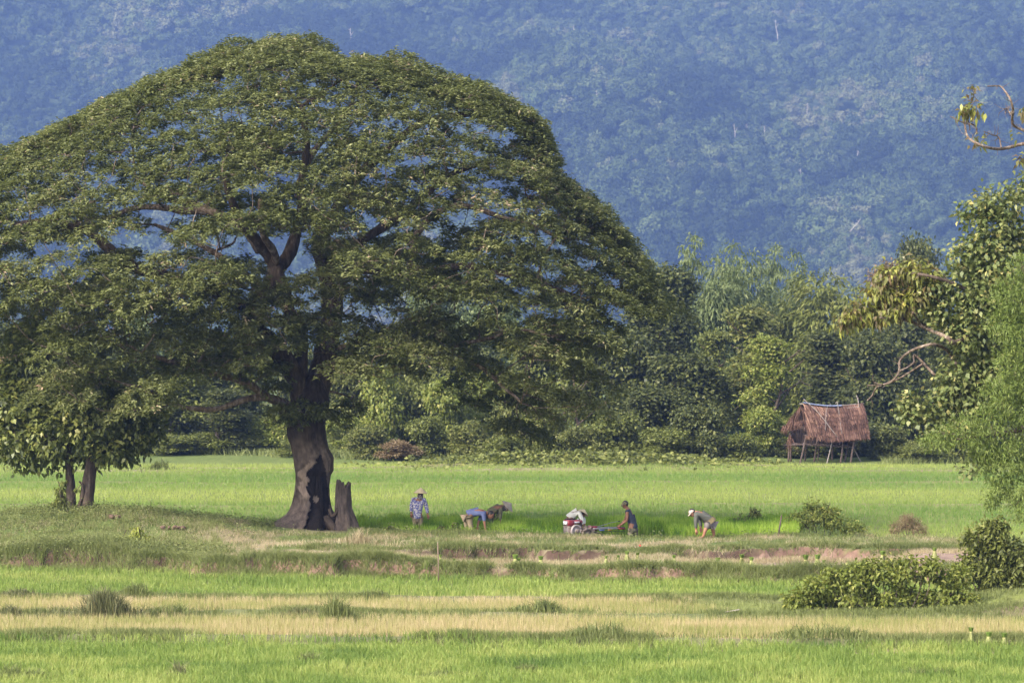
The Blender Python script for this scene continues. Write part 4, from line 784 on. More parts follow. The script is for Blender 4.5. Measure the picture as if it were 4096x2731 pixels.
sp = [(3640, 1080, 0, .36), (3560, 1100, 0, .32), (3500, 1150, 0, .3), (3700, 1120, 0, .4), (3440, 1230, 0, .26), (3400, 1270, 0, .22), (3500, 1260, 0, .3), (3580, 1220, 0, .38), (3650, 1190, 0, .4), (3380, 1290, 0, .18), (3540, 1170, 0, .34), (3890, 430, 0, .2), (3865, 440, 0, .12), (3875, 355, 0, .08), (3915, 565, 0, .07), (4110, 440, 0, .12), (4100, 640, 0, .12), (4060, 555, 0, .06)]
c_ = link('crown', crown_mesh('crown', blobs(sp, 80, b), 520, 5, .1, .18, .085, g, 'hang2', .3, .52), leafmat('yellow_tip_leaf', [(0, (.14, .09, .045)), (.35, (.17, .14, .06)), (.6, (.20, .22, .055)), (.85, (.34, .35, .08)), (1, (.52, .48, .13))], .4, .4, .4), t); c_['label'] = 'yellow and brown tipped foliage at the branch ends'
b = P(4420, 2150, 74.0); b[2] = -.2
t = empty('feathery_tree', b, 'bright green feathery leaved tree drooping in from the right edge', 'tree')
g = np.random.default_rng(78)
for q, r0, r1 in (([(4420, 2200), (4380, 1800), (4330, 1400), (4250, 1100)], 70, 20), ([(4390, 1800), (4230, 1700), (4080, 1720), (3950, 1740), (3800, 1760)], 24, 6), ([(4350, 1500), (4220, 1450), (4050, 1500)], 20, 6), ([(4400, 1950), (4250, 1920), (4130, 1960), (4060, 2020)], 18, 5), ([(4340, 1400), (4200, 1250), (4050, 1200)], 20, 6)):
    mb = MB(); pts = smooth_path([P(a, c_, 74) - b for a, c_ in q], 16); mb.tube(pts, np.linspace(r0, r1, len(pts)) / 2 / FPX * 74, 8, noise=.05); mb.build('trunk' if r0 > 50 else 'branch', M['bark'], t, True)
sp = [(4080, 1060, 0, .36), (4040, 1180, 0, .5), (4120, 1200, .2, .7), (4020, 1300, 0, .45), (4100, 1350, 0, .6), (4050, 1450, 0, .5), (4120, 1520, 0, .7), (4010, 1560, -.1, .5), (4080, 1640, 0, .6), (3960, 1680, -.1, .5), (3870, 1720, -.1, .45), (3780, 1750, -.1, .36), (3720, 1765, 0, .25), (3920, 1790, 0, .4), (4020, 1780, 0, .5), (4100, 1820, 0, .6), (3990, 1880, 0, .4), (4080, 1940, 0, .5), (4000, 1960, 0, .3), (3970, 2000, 0, .2), (4100, 2030, 0, .35), (4200, 1300, .3, 1.0), (4220, 1600, .3, 1.0), (4200, 1900, .2, .8), (4200, 1100, .3, .8)]
c_ = link('crown', crown_mesh('crown', blobs(sp, 74, b), 1900, 15, .085, .13, .026, g, 'broad', .25, .5), M['feather'], t)
# right-hand shrubs and lesser bushes near the bank
def shrub(name, label, cat, Y, vbase, spec, nc, per, L, W, mat, mode='broad', cs=.08, shell=.4, tb=.5, seed=1, stems=8, group=None, z0=None):
    g = np.random.default_rng(seed); u0 = np.mean([s_[0] for s_ in spec]); b = P(u0, vbase, Y); b[2] = G(b[0], Y) if z0 is None else z0
    e = empty(name, b, label, cat, group); lob = blobs(spec, Y, b)
    link('foliage', crown_mesh('foliage', lob, nc, per, cs, L, W, g, mode, shell, tb), M[mat] if isinstance(mat, str) else mat, e)
    mb = MB()
    for k in range(stems):
        l_ = lob[k % len(lob)]; s_ = np.array([l_[0] * .5, l_[1] * .5 + g.normal(0, .1), -.05]); mb.tube(smooth_path([s_, (s_ + np.array(l_[:3])) / 2 + g.normal(0, .06, 3), np.array(l_[:3]) + g.normal(0, .1, 3)], 6), .013, 5, cap=False)
    mb.build('stems', M['bark'], e, True); return e
shrub('large_shrub', 'large dark green shrub at the right edge below the feathery tree', 'shrub', 77, 2430, [(3960, 2120, 0, .28), (3880, 2150, 0, .2), (3900, 2230, 0, .32), (4020, 2200, 0, .4), (4080, 2260, 0, .45), (3960, 2300, 0, .42), (3860, 2290, 0, .28), (4060, 2360, 0, .42), (3940, 2390, 0, .3), (3990, 2100, 0, .2), (4150, 2240, .2, .5), (4150, 2380, 0, .5), (3950, 2200, .2, .35)], 1500, 6, .13, .07, 'mid', 'broad', .1, .2, .55, 11)
gq = np.random.default_rng(8); spq = []
for u, v in [(3190, 2410), (3230, 2380), (3260, 2340), (3300, 2370), (3330, 2300), (3370, 2340), (3400, 2290), (3440, 2330), (3470, 2270), (3520, 2300), (3560, 2260), (3610, 2300), (3640, 2250), (3690, 2290), (3730, 2260), (3770, 2310), (3810, 2350), (3250, 2440), (3330, 2420), (3400, 2400), (3480, 2380), (3550, 2400), (3630, 2380), (3700, 2390), (3790, 2400), (3870, 2400), (3420, 2450), (3520, 2440), (3640, 2450), (3740, 2450), (3590, 2340), (3840, 2290)]: spq.append((u, v, gq.normal(0, .12), gq.uniform(.08, .20)))
shrub('spreading_shrub', 'wide low leafy shrub in front of the large dark shrub', 'shrub', 73.0, 2460, spq, 1700, 6, .125, .062, 'yel', 'broad', .11, .1, .5, 12, 24)
shrub('yellow_green_bush', 'rounded yellow green bush behind the leaning dark post', 'bush', 99.0, 2120, [(3190, 2080, 0, .3), (3260, 2060, 0, .42), (3330, 2080, 0, .38), (3400, 2100, 0, .3), (3250, 2030, 0, .2), (3310, 2040, 0, .26), (3140, 2100, 0, .22), (3440, 2115, 0, .16)], 520, 5, .12, .05, 'yel', 'broad', .09, .15, .55, 13)
shrub('small_sapling', 'small loose sapling left of the leaning dark post', 'bush', 100.0, 2110, [(3020, 2060, 0, .16), (2980, 2080, 0, .16), (3040, 2080, 0, .16), (3015, 2040, 0, .08), (2920, 2090, 0, .09), (2960, 2070, 0, .1)], 130, 4, .11, .05, 'olive', 'hang2', .05, .3, .55, 14)
shrub('dry_brown_bush', 'dry brown grassy bush right of the yellow green bush', 'bush', 98.5, 2130, [(3620, 2090, 0, .26), (3660, 2100, 0, .24), (3580, 2110, 0, .18), (3690, 2120, 0, .16), (3630, 2070, 0, .16)], 420, 6, .14, .014, 'brownleaf', 'broad', .06, .2, .55, 15)
shrub('pale_yellow_sapling', 'pale yellow leafed sapling on the left bank below the mound', 'bush', 89.0, 2185, [(548, 2120, 0, .12), (550, 2150, 0, .16), (520, 2160, 0, .16), (580, 2165, 0, .18), (490, 2150, 0, .1), (600, 2175, 0, .12)], 150, 5, .11, .045, leafmat('pale_yellow_leaf', [(0, (.16, .19, .03)), (.5, (.30, .33, .06)), (1, (.45, .45, .12))], .35), 'hang2', .04, .3, .55, 16)
shrub('slender_seedling_tree', 'thin leafy sapling climbing at the left stem of the small tree', 'bush', 95.0, 2030, [(240, 1960, 0, .12), (248, 2000, 0, .16), (235, 2020, 0, .18), (255, 1930, 0, .08), (310, 1955, 0, .08)], 130, 5, .12, .045, 'mid', 'hang2', .04, .3, .5, 17)
# tussocks of coarse grass standing in the fields: each its own thing
def tussock(u, vb, Y, w_, h, mat, label, seed, n=420, name='grass_tussock', group='grass tussocks in the fields', hb=.5):
    g = np.random.default_rng(seed); b = P(u, vb, Y); b[2] = G(b[0], Y) - .02
    ck = g.uniform(-.8, .8, 4) * w_; hk = g.uniform(.5, 1.1, 4); ki = g.integers(0, 4, n); x = ck[ki] * .75 + g.normal(0, w_ * .2, n); y = g.normal(0, w_ * .22, n); q = np.exp(-(x / w_) ** 2 * 1.6) * hk[ki]; out_ = g.uniform(0, 1, n) < .35; x = np.where(out_, g.normal(0, w_ * 1.0, n), x); q = np.where(out_, q * .25, q)
    V, F = blades(np.stack([x, y, np.zeros(n) + hb * h * q * g.uniform(0, .8, n)], 1), h * (.35 + .65 * q) * g.uniform(.5, 1, n), .016, .55, g, True)
    t_ = np.clip(.45 + g.normal(0, .22, n), 0, 1); e = empty(name, b, label, 'grass tussock', group); o = link('blades', npmesh('blades', V, F, tint=np.concatenate([t_, t_])), M[mat], e); o['kind'] = 'stuff'; return e
M['tuft'] = leafmat('tussock_grass', [(0, (.05, .055, .025)), (.5, (.12, .13, .05)), (1, (.26, .23, .12))], .25, .7)
for k, a in enumerate([(405, 2478, 71.9, .72, .52, 'tuft', 'biggest brownish tussock between the two pale rice strips, at left', 1500), (1330, 2492, 71.0, .55, .42, 'weed', 'green fan shaped tussock between the pale strips below the great trunk', 900), (1200, 2472, 71.8, .6, .22, 'tuft', 'low reddish earth clump with grass left of the green fan tussock', 500), (40, 2478, 71.9, .45, .24, 'tuft', 'dark tussock at the left edge between the pale strips', 500),
        (690, 2462, 72.2, .7, .2, 'weed', 'low spreading green tussock right of the biggest tussock', 700), (2150, 2462, 72.3, .6, .3, 'weed', 'low dark tussock between the pale strips below the tractor', 700), (550, 2392, 77.0, .6, .24, 'weed', 'dark green tussock on the upper bund below the pale sapling', 600), (80, 2386, 77.3, .8, .2, 'tuft', 'brown tussock on the upper bund at the left edge', 500), (1490, 2392, 76.8, .45, .2, 'weed', 'small dark tussock on the upper bund right of the trunk', 350),
        (2680, 2400, 75.6, .7, .25, 'weed', 'grassy clump on the upper bund below the bent man at right', 600), (720, 2690, 59.6, .28, .3, 'tuft', 'small dark clump in the nearest field, lower left', 220), (60, 2680, 59.8, .7, .26, 'weed', 'dark green clump in the nearest field at the left edge', 500), (1800, 2680, 59.8, .6, .18, 'weed', 'faint dark clump in the nearest field, centre', 350),
        (1450, 2215, 88.8, .75, .42, 'dry', 'tall dry straw clump in front of the dead stump', 420), (520, 2010, 101.5, .8, .36, 'dry', 'pale dry grass clump in the far field right of the small tree', 420), (130, 2015, 101.5, .9, .36, 'dry', 'pale dry grass clump in the far field left of the small tree', 420), (680, 1972, 109.0, .5, .16, 'weed', 'small green clump alone in the far field', 200), (640, 1838, 150, .6, .5, 'dark', 'grey green round clump at the far edge of the field', 260),
        (2245, 2055, 101.5, .5, .28, 'weed', 'green tuft with dry stalks behind the tractor radiator', 250), (2690, 2080, 101.0, .6, .3, 'dry', 'dry stalk clump left of the bent man at right', 300), (3480, 2160, 94.6, .7, .28, 'tuft', 'brown grass clump on the bank right of the leaning dark post', 400), (2400, 2560, 66.4, .9, .3, 'weed', 'thick grass clump on the bund before the nearest field, centre', 700), (3300, 2560, 66.2, 1.0, .28, 'weed', 'long dark grass clump on the near bund at right', 700), (1900, 2185, 92.0, .4, .1, 'dry', 'low straw patch on the bank behind the thin pole', 150), (2120, 2655, 60.6, .5, .2, 'weed', 'darker weedy clump low in the nearest field, right of centre', 300), (3080, 2670, 60.0, .9, .14, 'tuft', 'brownish thin patch in the nearest field at lower right', 260), (3700, 2660, 60.4, .7, .18, 'weed', 'dark weedy clump in the nearest field near the lower right corner', 360), (1240, 2610, 62.4, .4, .22, 'weed', 'small green clump near the top of the nearest field, left of centre', 240)]):
    tussock(a[0], a[1], a[2], a[3] * 1.12, a[4] * 1.3, a[5], a[6], 500 + k, a[7])
# ------------------------------------------------------------------ dead stump beside the trunk
b = P(1385, 2122, 96.7); b[2] = G(b[0], 96.7) - .06
g = np.random.default_rng(5); n = 128; rings = []; TC = []; th = np.arange(n) / n * 2 * math.pi
for k, v in enumerate(np.linspace(2128, 1905, 46)):
    l = np.interp(v, [1905, 1960, 2030, 2080, 2105, 2128], [1348, 1344, 1340, 1340, 1328, 1312]); r = np.interp(v, [1905, 1950, 2030, 2080, 2128], [1404, 1402, 1406, 1428, 1446])
    c = P((l + r) / 2, v, 96.7) - b; rad = (r - l) / 2 / FPX * 96.7; cap = np.interp(np.degrees(th), [0, 40, 75, 100, 150, 200, 260, 300, 330, 360], [1932, 1928, 1945, 1950, 1935, 1917, 1925, 1948, 1932, 1932]) + 5 * np.sin(th * 9)
    vv_ = np.maximum(v, cap); zc = P(0, 0, 96.7)[2] * 0 + CAMZ - (vv_ - 1365) / FPX * 96.7 - b[2]; shr = np.where(v < cap, np.clip(1 - (cap - v) / 60, .45, 1), 1)
    prof = (1 + .16 * (fbm(th * 14, np.full(n, v * .015), 29) - .5) + .12 * (fbm(th * 3, np.full(n, v * .02), 9) - .5) * 2 + .05 * np.sin(6 * th + v * .02)) * shr
    rings.append(np.stack([c[0] + np.cos(th) * rad * prof, c[1] + np.sin(th) * rad * prof * .8, zc], 1))
    nn = fbm(th * 6, np.full(n, v * .03), 19)[:, None]; TC.append(np.array([.035, .028, .025]) * (1 - nn) + np.array([.17, .13, .105]) * nn)
V = np.concatenate(rings); i = np.arange(45)[:, None] * n + np.arange(n)[None]; j = np.arange(45)[:, None] * n + (np.arange(n)[None] + 1) % n
st_ = empty('tree_stump', b, 'charred dead stump with jagged top right of the rain tree trunk', 'stump')
link('stump_wood', npmesh('stump_wood', V, np.stack([i, i + n, j + n, j], -1).reshape(-1, 4)[:, ::-1], colr=np.concatenate(TC), smooth=True), M['trunkcol'], st_)
mb = MB(); pts = smooth_path([P(1318, 2035, 96.6) - b, P(1328, 2062, 96.5) - b, P(1342, 2052, 96.5) - b, P(1352, 2030, 96.6) - b], 10); mb.tube(pts, .055, 8, noise=.1); pts = smooth_path([P(1310, 2108, 96.5) - b, P(1335, 2100, 96.5) - b, P(1352, 2112, 96.5) - b], 8); mb.tube(pts, .07, 8, noise=.1); mb.build('root', M['bark'], st_, True)

# ------------------------------------------------------------------ people
def skin_np(vs_, ed, root, sub=1):
    names = list(vs_); me = bpy.data.meshes.new('tmp'); me.from_pydata([tuple(vs_[k][:3]) for k in names], [(names.index(a), names.index(b_)) for a, b_ in ed], [])
    ob = bpy.data.objects.new('tmp', me); col.objects.link(ob); md = ob.modifiers.new('s', 'SKIN'); md.use_smooth_shade = True
    if not me.skin_vertices: bpy.context.view_layer.objects.active = ob
    for k, nm in enumerate(names):
        r = vs_[nm][3]; me.skin_vertices[0].data[k].radius = (r, r); me.skin_vertices[0].data[k].use_root = (nm == root)
    s_ = ob.modifiers.new('u', 'SUBSURF'); s_.levels = sub; s_.render_levels = sub
    dg = bpy.context.evaluated_depsgraph_get(); m2 = bpy.data.meshes.new_from_object(ob.evaluated_get(dg))
    V = np.array([v_.co[:] for v_ in m2.vertices]); f4 = np.array([list(p_.vertices) for p_ in m2.polygons if len(p_.vertices) == 4], int).reshape(-1, 4); f3 = np.array([list(p_.vertices) for p_ in m2.polygons if len(p_.vertices) == 3], int).reshape(-1, 3)
    bpy.data.objects.remove(ob); bpy.data.meshes.remove(m2); bpy.data.meshes.remove(me); return V, f4, f3
def add_skin(mb, *a, **k):
    V, f4, f3 = skin_np(*a, **k); n0 = mb.n; mb.V.append(V); mb.n += len(V)
    if len(f4): mb.F4.append(f4 + n0)
    if len(f3): mb.F3.append(f3 + n0)
def frame(f, up):
    f = norm(np.array(f, float)); s_ = norm(np.cross(f, up)); u_ = np.cross(s_, f); return np.stack([s_, f, u_], 1)      # columns: side, face, up
def person(label, Y, J, face, up, mats, sleeve=1.0, short=0.0, hem=0.0, name='person', k_=1.0, skin='skin'):
    b = P(*J['pelvis'][:2], Y); b[2] = G(b[0], Y); e = empty(name, b, label, 'person')
    Q = {k: P(q[0], q[1], Y + (q[2] if len(q) > 2 else 0)) - b for k, q in J.items()}
    for s_ in 'LR':
        f_ = 'foot' + s_; Q[f_][2] = G(Q[f_][0] + b[0], Q[f_][1] + b[1]) - b[2] + .05
    lerp = lambda a, c_, t: Q[a] * (1 - t) + Q[c_] * t
    Rd = dict(pelvis=.135, spine=.115, chest=.135, neck=.052, head=.06, sh=.062, el=.043, ha=.03, hip=.085, kn=.056, foot=.038)
    vs_ = {k: (*Q[k], Rd[k]) for k in ('pelvis', 'spine', 'chest', 'neck', 'head')}; ed = [('pelvis', 'spine'), ('spine', 'chest'), ('chest', 'neck'), ('neck', 'head')]
    fw = norm(np.array(face, float) * [1, 1, 0] + 1e-6)
    for s_ in 'LR':
        for k in ('sh', 'el', 'ha', 'hip', 'kn', 'foot'): vs_[k + s_] = (*Q[k + s_], Rd[k])
        vs_['calf' + s_] = (*(lerp('kn' + s_, 'foot' + s_, .35) - fw * .02), .052); vs_['toe' + s_] = (*(Q['foot' + s_] + fw * .15 - [0, 0, .02]), .03)
        ed += [('chest', 'sh' + s_), ('sh' + s_, 'el' + s_), ('el' + s_, 'ha' + s_), ('pelvis', 'hip' + s_), ('hip' + s_, 'kn' + s_), ('kn' + s_, 'calf' + s_), ('calf' + s_, 'foot' + s_), ('foot' + s_, 'toe' + s_)]
    mb = MB(); add_skin(mb, vs_, ed, 'pelvis', sub=1)
    A = frame(face, up); H = Q['head']; rot = Matrix(A.tolist()).to_euler()
    def hp(x, y, z): return H + A @ np.array([x, y, z])
    mb.ball(H, (.076, .094, .115), 9, rot); mb.ball(hp(0, .03, -.06), (.055, .062, .055), 6, rot)                    # skull, jaw
    mb.tube([hp(0, .088, .025), hp(0, .112, -.018), hp(0, .092, -.028)], [.009, .016, .01], 6); mb.tube([hp(-.025, .088, -.058), hp(0, .096, -.056), hp(.025, .088, -.058)], [.005, .009, .005], 6)
    for s_ in (-1, 1): mb.ball(hp(s_ * .077, -.005, 0), (.012, .02, .032), 5, rot); mb.tube([hp(s_ * .05, .08, .035), hp(s_ * .018, .092, .036)], .008, 5)
    for s_ in 'LR':                                   # palm, four fingers and a thumb
        d = norm(Q['ha' + s_] - Q['el' + s_]); w_ = norm(np.cross(d, [0.3, 1, .2])); p_ = np.cross(w_, d); h0 = Q['ha' + s_]
        mb.tube([h0 - d * .02, h0 + d * .04, h0 + d * .085], [.026, .038, .032], 8)
        for q, (o_, L_) in enumerate(((-.027, .065), (-.009, .078), (.009, .074), (.026, .058))):
            a0 = h0 + d * .075 + w_ * o_; mb.tube([a0, a0 + d * L_ * .5 + p_ * .008, a0 + d * L_ * .85 + p_ * .035], [.0095, .0088, .007], 5)
        a0 = h0 + d * .02 + w_ * .03; mb.tube([a0, a0 + d * .03 + w_ * .02, a0 + d * .06 + w_ * .02 + p_ * .02], [.012, .011, .008], 5)
    mb.build('body', M[skin], e, True)
    for s_ in (-1, 1):
        m2 = MB(); m2.ball(hp(s_ * .032, .082, .012), (.014, .012, .010), 5); m2.build('eye', M['eye'], e, True)
    # shirt
    sv = {'pelvis': (*(Q['pelvis'] * (1 - hem) + (Q['pelvis'] + (Q['knL'] + Q['knR']) / 2) / 2 * hem), .165), 'spine': (*Q['spine'], .15), 'chest': (*Q['chest'], .163), 'neck': (*lerp('chest', 'neck', .75), .075)}
    if hem: sv['hips'] = (*Q['pelvis'], .168)
    se = ([('pelvis', 'hips'), ('hips', 'spine')] if hem else [('pelvis', 'spine')]) + [('spine', 'chest'), ('chest', 'neck')]
    for s_ in 'LR':
        sv['sh' + s_] = (*Q['sh' + s_], .082); se.append(('chest', 'sh' + s_))
        if sleeve > 0:
            t1 = min(1, sleeve * 2); sv['el' + s_] = (*lerp('sh' + s_, 'el' + s_, t1), .064); se.append(('sh' + s_, 'el' + s_))
            if sleeve > .5: sv['ha' + s_] = (*lerp('el' + s_, 'ha' + s_, (sleeve - .5) * 2 * .97), .049); se.append(('el' + s_, 'ha' + s_))
        else: sv['el' + s_] = (*lerp('sh' + s_, 'el' + s_, .12), .07); se.append(('sh' + s_, 'el' + s_))
    m2 = MB(); add_skin(m2, sv, se, 'spine', sub=1); m2.build('shirt', M[mats[0]], e, True)
    tv = {'pelvis': (*Q['pelvis'], .15)}; te = []
    for s_ in 'LR':
        tv['hip' + s_] = (*Q['hip' + s_], .108); te.append(('pelvis', 'hip' + s_))
        if short: tv['kn' + s_] = (*lerp('hip' + s_, 'kn' + s_, short), .098); te.append(('hip' + s_, 'kn' + s_))
        else:
            tv['kn' + s_] = (*Q['kn' + s_], .08); tv['foot' + s_] = (*(lerp('kn' + s_, 'foot' + s_, .88)), .066); te += [('hip' + s_, 'kn' + s_), ('kn' + s_, 'foot' + s_)]
    m2 = MB(); add_skin(m2, tv, te, 'pelvis', sub=1); m2.build('shorts' if short else 'trousers', M[mats[1]], e, True)
    return e, Q, b, hp, rot, A
def cone_hat(e, c, axis, mat, name='conical_hat', r=.225, h=.15):
    q = Vector(axis).to_track_quat('Z', 'Y').to_euler(); mb = MB()
    mb.lathe([(r, 0), (r * .72, h * .30), (r * .4, h * .63), (r * .12, h * .93), (.004, h)], c, 28, q); mb.lathe([(.004, h - .012), (r * .4, h * .63 - .012), (r * .72, h * .30 - .012), (r * .985, -.004), (r, 0)], c, 28, q)
    o = mb.build(name, M[mat], e, False); m2 = MB(); a = np.arange(21) / 20 * 2 * math.pi; Rm = np.array(q.to_matrix())
    m2.tube([np.array(c) + Rm @ np.array([r * math.cos(t_), r * math.sin(t_), -.002]) for t_ in a], .006, 5, cap=False); m2.build('hat_rim', M['straw_rim'], o, True); return o
def cap_hat(e, hp, rot, A, H, mat):
    mb = MB(); th_ = np.linspace(0, math.pi / 2, 7); mb.lathe([(.098 * math.cos(t_) + .002, .088 * math.sin(t_)) for t_ in th_], hp(0, -.004, .028), 20, rot)
    mb.lathe([(.098, -.012), (.101, .004)], hp(0, -.004, .028), 20, rot); o = mb.build('cap', M[mat], e, True)
    m2 = MB(); V = []; F = []
    for k in range(9):
        a = math.pi * (.14 + .72 * k / 8)
        for rr_ in (.09, .17 if 0 < k < 8 else .12):
            for dz in (.018, .012): V.append(hp(math.cos(a) * rr_ * .85, math.sin(a) * rr_ - .004, dz - (rr_ - .09) * .25 + .012))
    V = np.array(V)
    for k in range(8):
        a = 4 * k; F += [[a, a + 2, a + 6, a + 4], [a + 1, a + 5, a + 7, a + 3], [a + 2, a + 3, a + 7, a + 6]]
    m2.add(V, F); m2.build('brim', M[mat], o, False); return o
def hair(e, hp, rot, big=True):
    mb = MB(); mb.ball(hp(0, -.022, .028), (.086, .094, .102), 9, rot); V = mb.V[0]; g_ = np.random.default_rng(3); mb.V[0] = V + g_.normal(0, .003, V.shape); mb.build('hair', M['hair'], e, True)
M['skin'] = plain('brown_skin', (.20, .095, .055), .6, var=.12); M['skin2'] = plain('tanned_skin', (.27, .125, .075), .6, var=.12)
M['eye'] = plain('dark_eye', (.015, .012, .01), .3); M['hair'] = plain('black_hair', (.012, .010, .010), .55, spec=.5)
M['straw'] = noisemat('straw_hat', [(.3, (.62, .48, .28)), (.7, (.78, .64, .42))], 14, .75, stretch=(1, 1, 3)); M['straw_grey'] = noisemat('weathered_straw', [(.3, (.30, .25, .21)), (.7, (.46, .39, .33))], 14, .8)
M['straw_rim'] = plain('straw_rim', (.42, .28, .13), .8)
M['blue_shirt'] = noisemat('blue_cotton', [(.3, (.10, .12, .235)), (.7, (.145, .17, .31))], 7, .9, bump=.5, bscale=14, dist=.02)
M['green_shirt'] = noisemat('olive_cotton', [(.3, (.10, .095, .058)), (.7, (.15, .145, .09))], 7, .9, bump=.5, bscale=12, dist=.02)
M['white_shirt'] = noisemat('white_cotton', [(.3, (.62, .58, .52)), (.7, (.78, .75, .70))], 6, .9, bump=.6, bscale=10, dist=.02)
M['dark_shirt'] = noisemat('faded_navy_cotton', [(.3, (.025, .030, .052)), (.7, (.055, .062, .09))], 9, .9, bump=.5, bscale=12, dist=.02)
M['grey_shirt'] = noisemat('grey_green_jersey', [(.3, (.07, .072, .062)), (.7, (.11, .11, .095))], 7, .9, bump=.5, bscale=12, dist=.02)
M['khaki'] = plain('khaki_cloth', (.30, .23, .15), .9); M['dark_cloth'] = plain('dark_cloth', (.06, .055, .05), .9); M['grey_shorts'] = plain('grey_shorts', (.155, .135, .13), .9); M['mustard'] = plain('mustard_cloth', (.15, .115, .06), .9)
M['camo'] = noisemat('camouflage_cloth', [(.40, (.05, .045, .035)), (.46, (.15, .125, .08)), (.53, (.10, .11, .06)), (.6, (.24, .20, .14))], 9, .9, detail=2)
M['camo_cap'] = noisemat('camouflage_cap', [(.38, (.07, .065, .04)), (.5, (.16, .145, .085)), (.62, (.24, .21, .14))], 22, .9, detail=2)
M['pale_cap'] = plain('pale_cap', (.42, .33, .30), .9); M['scarf'] = noisemat('patterned_scarf', [(.44, (.03, .025, .03)), (.5, (.45, .40, .38)), (.56, (.08, .05, .05))], 26, .9, detail=2)
M['floral'] = noisemat('blue_floral_cloth', [(.36, (.58, .53, .52)), (.44, (.52, .48, .50)), (.47, (.13, .13, .34)), (.58, (.10, .11, .30)), (.62, (.55, .50, .52))], 13, .9, detail=2.5, bump=.3, bscale=9, dist=.02)

# woman in flowered shirt, seen from behind
e, Q, b, hp, rot, A = person('woman seen from behind in blue flowered shirt and pointed straw hat, standing in the seedlings', 98.0,
    dict(head=(1682, 1976, 0), neck=(1680, 1988, 0), chest=(1674, 2008, 0), spine=(1671, 2034, 0), pelvis=(1669, 2060, 0), shL=(1651, 1996, 0), elL=(1645, 2026, -.03), haL=(1645, 2052, -.1), shR=(1697, 1997, 0), elR=(1707, 2030, .02), haR=(1711, 2058, -.05),
         hipL=(1661, 2070, 0), knL=(1660, 2112, .03), footL=(1660, 2155, 0), hipR=(1681, 2070, 0), knR=(1682, 2112, -.02), footR=(1683, 2155, 0)), (.15, 1, -.05), (0.05, 0, 1), ('floral', 'khaki'), .93, hem=.75, skin='skin2')
cone_hat(e, hp(0, 0, .045), (.05, 0, 1), 'straw', h=.17); hair(e, hp, rot)
mb = MB(); mb.tube(smooth_path([hp(0, -.02, -.02), hp(0, -.02, -.10), hp(0, -.01, -.15)], 6), [.10, .085, .08], 12); mb.build('scarf', M['scarf'], e, True)
# bending man in blue
e, Q, b, hp, rot, A = person('bending man in blue shirt and khaki trousers with bare black haired head, pulling seedlings', 96.6,
    dict(head=(1962, 2058, -.02), neck=(1946, 2050, 0), chest=(1922, 2044, 0), spine=(1893, 2041, 0), pelvis=(1870, 2058, 0), shL=(1934, 2052, -.17), elL=(1938, 2090, -.2), haL=(1943, 2122, -.2), shR=(1934, 2048, .17), elR=(1914, 2086, .15), haR=(1910, 2108, .1),
         hipL=(1876, 2072, -.09), knL=(1884, 2108, -.1), footL=(1880, 2150, -.1), hipR=(1864, 2070, .09), knR=(1866, 2106, .1), footR=(1862, 2150, .1)), (.72, -.25, -.62), (.6, 0, .8), ('blue_shirt', 'khaki'), .45, skin='skin2'); hair(e, hp, rot)
# bending woman in olive, with grey conical hat
e, Q, b, hp, rot, A = person('stooping person in olive shirt and tilted grey pointed hat behind the man in blue', 98.6,
    dict(head=(2027, 2028, 0), neck=(2014, 2022, 0), chest=(2000, 2028, 0), spine=(1977, 2032, 0), pelvis=(1957, 2052, .1), shL=(2004, 2030, -.16), elL=(2001, 2060, -.18), haL=(2002, 2084, -.2), shR=(2004, 2026, .16), elR=(1990, 2065, .1), haR=(1958, 2086, .0),
         hipL=(1960, 2064, 0), knL=(1968, 2104, 0), footL=(1960, 2150, 0), hipR=(1950, 2064, .18), knR=(1955, 2104, .18), footR=(1950, 2150, .18)), (.8, -.2, -.55), (.6, 0, .8), ('green_shirt', 'dark_cloth'), .95)
cone_hat(e, hp(0, 0, .04), (.66, -.15, .62), 'straw_grey', r=.235, h=.16)
mb = MB(); mb.ball(hp(0, -.01, -.02), (.088, .10, .12), 8, rot); mb.tube([hp(0, 0, -.08), Q['neck'] * .6 + Q['chest'] * .4], [.085, .08], 10); mb.build('scarf', M['scarf'], e, True)
# bending person in white behind the tractor
e, Q, b, hp, rot, A = person('stooping person in white shirt and straw hat, half hidden behind the two wheeled tractor', 98.4,
    dict(head=(2327, 2056, -.05), neck=(2322, 2046, 0), chest=(2308, 2046, 0), spine=(2289, 2050, 0), pelvis=(2277, 2070, 0), shL=(2316, 2050, -.17), elL=(2330, 2078, -.2), haL=(2328, 2106, -.2), shR=(2320, 2044, .15), elR=(2336, 2078, .15), haR=(2338, 2104, .1),
         hipL=(2281, 2082, -.08), knL=(2284, 2118, -.08), footL=(2278, 2155, -.08), hipR=(2270, 2082, .1), knR=(2270, 2118, .1), footR=(2266, 2155, .1)), (.75, .1, -.65), (.6, 0, .8), ('white_shirt', 'dark_cloth'), .85)
cone_hat(e, hp(0, 0, .045), (.42, .22, .8), 'straw', r=.20, h=.14); hair(e, hp, rot)
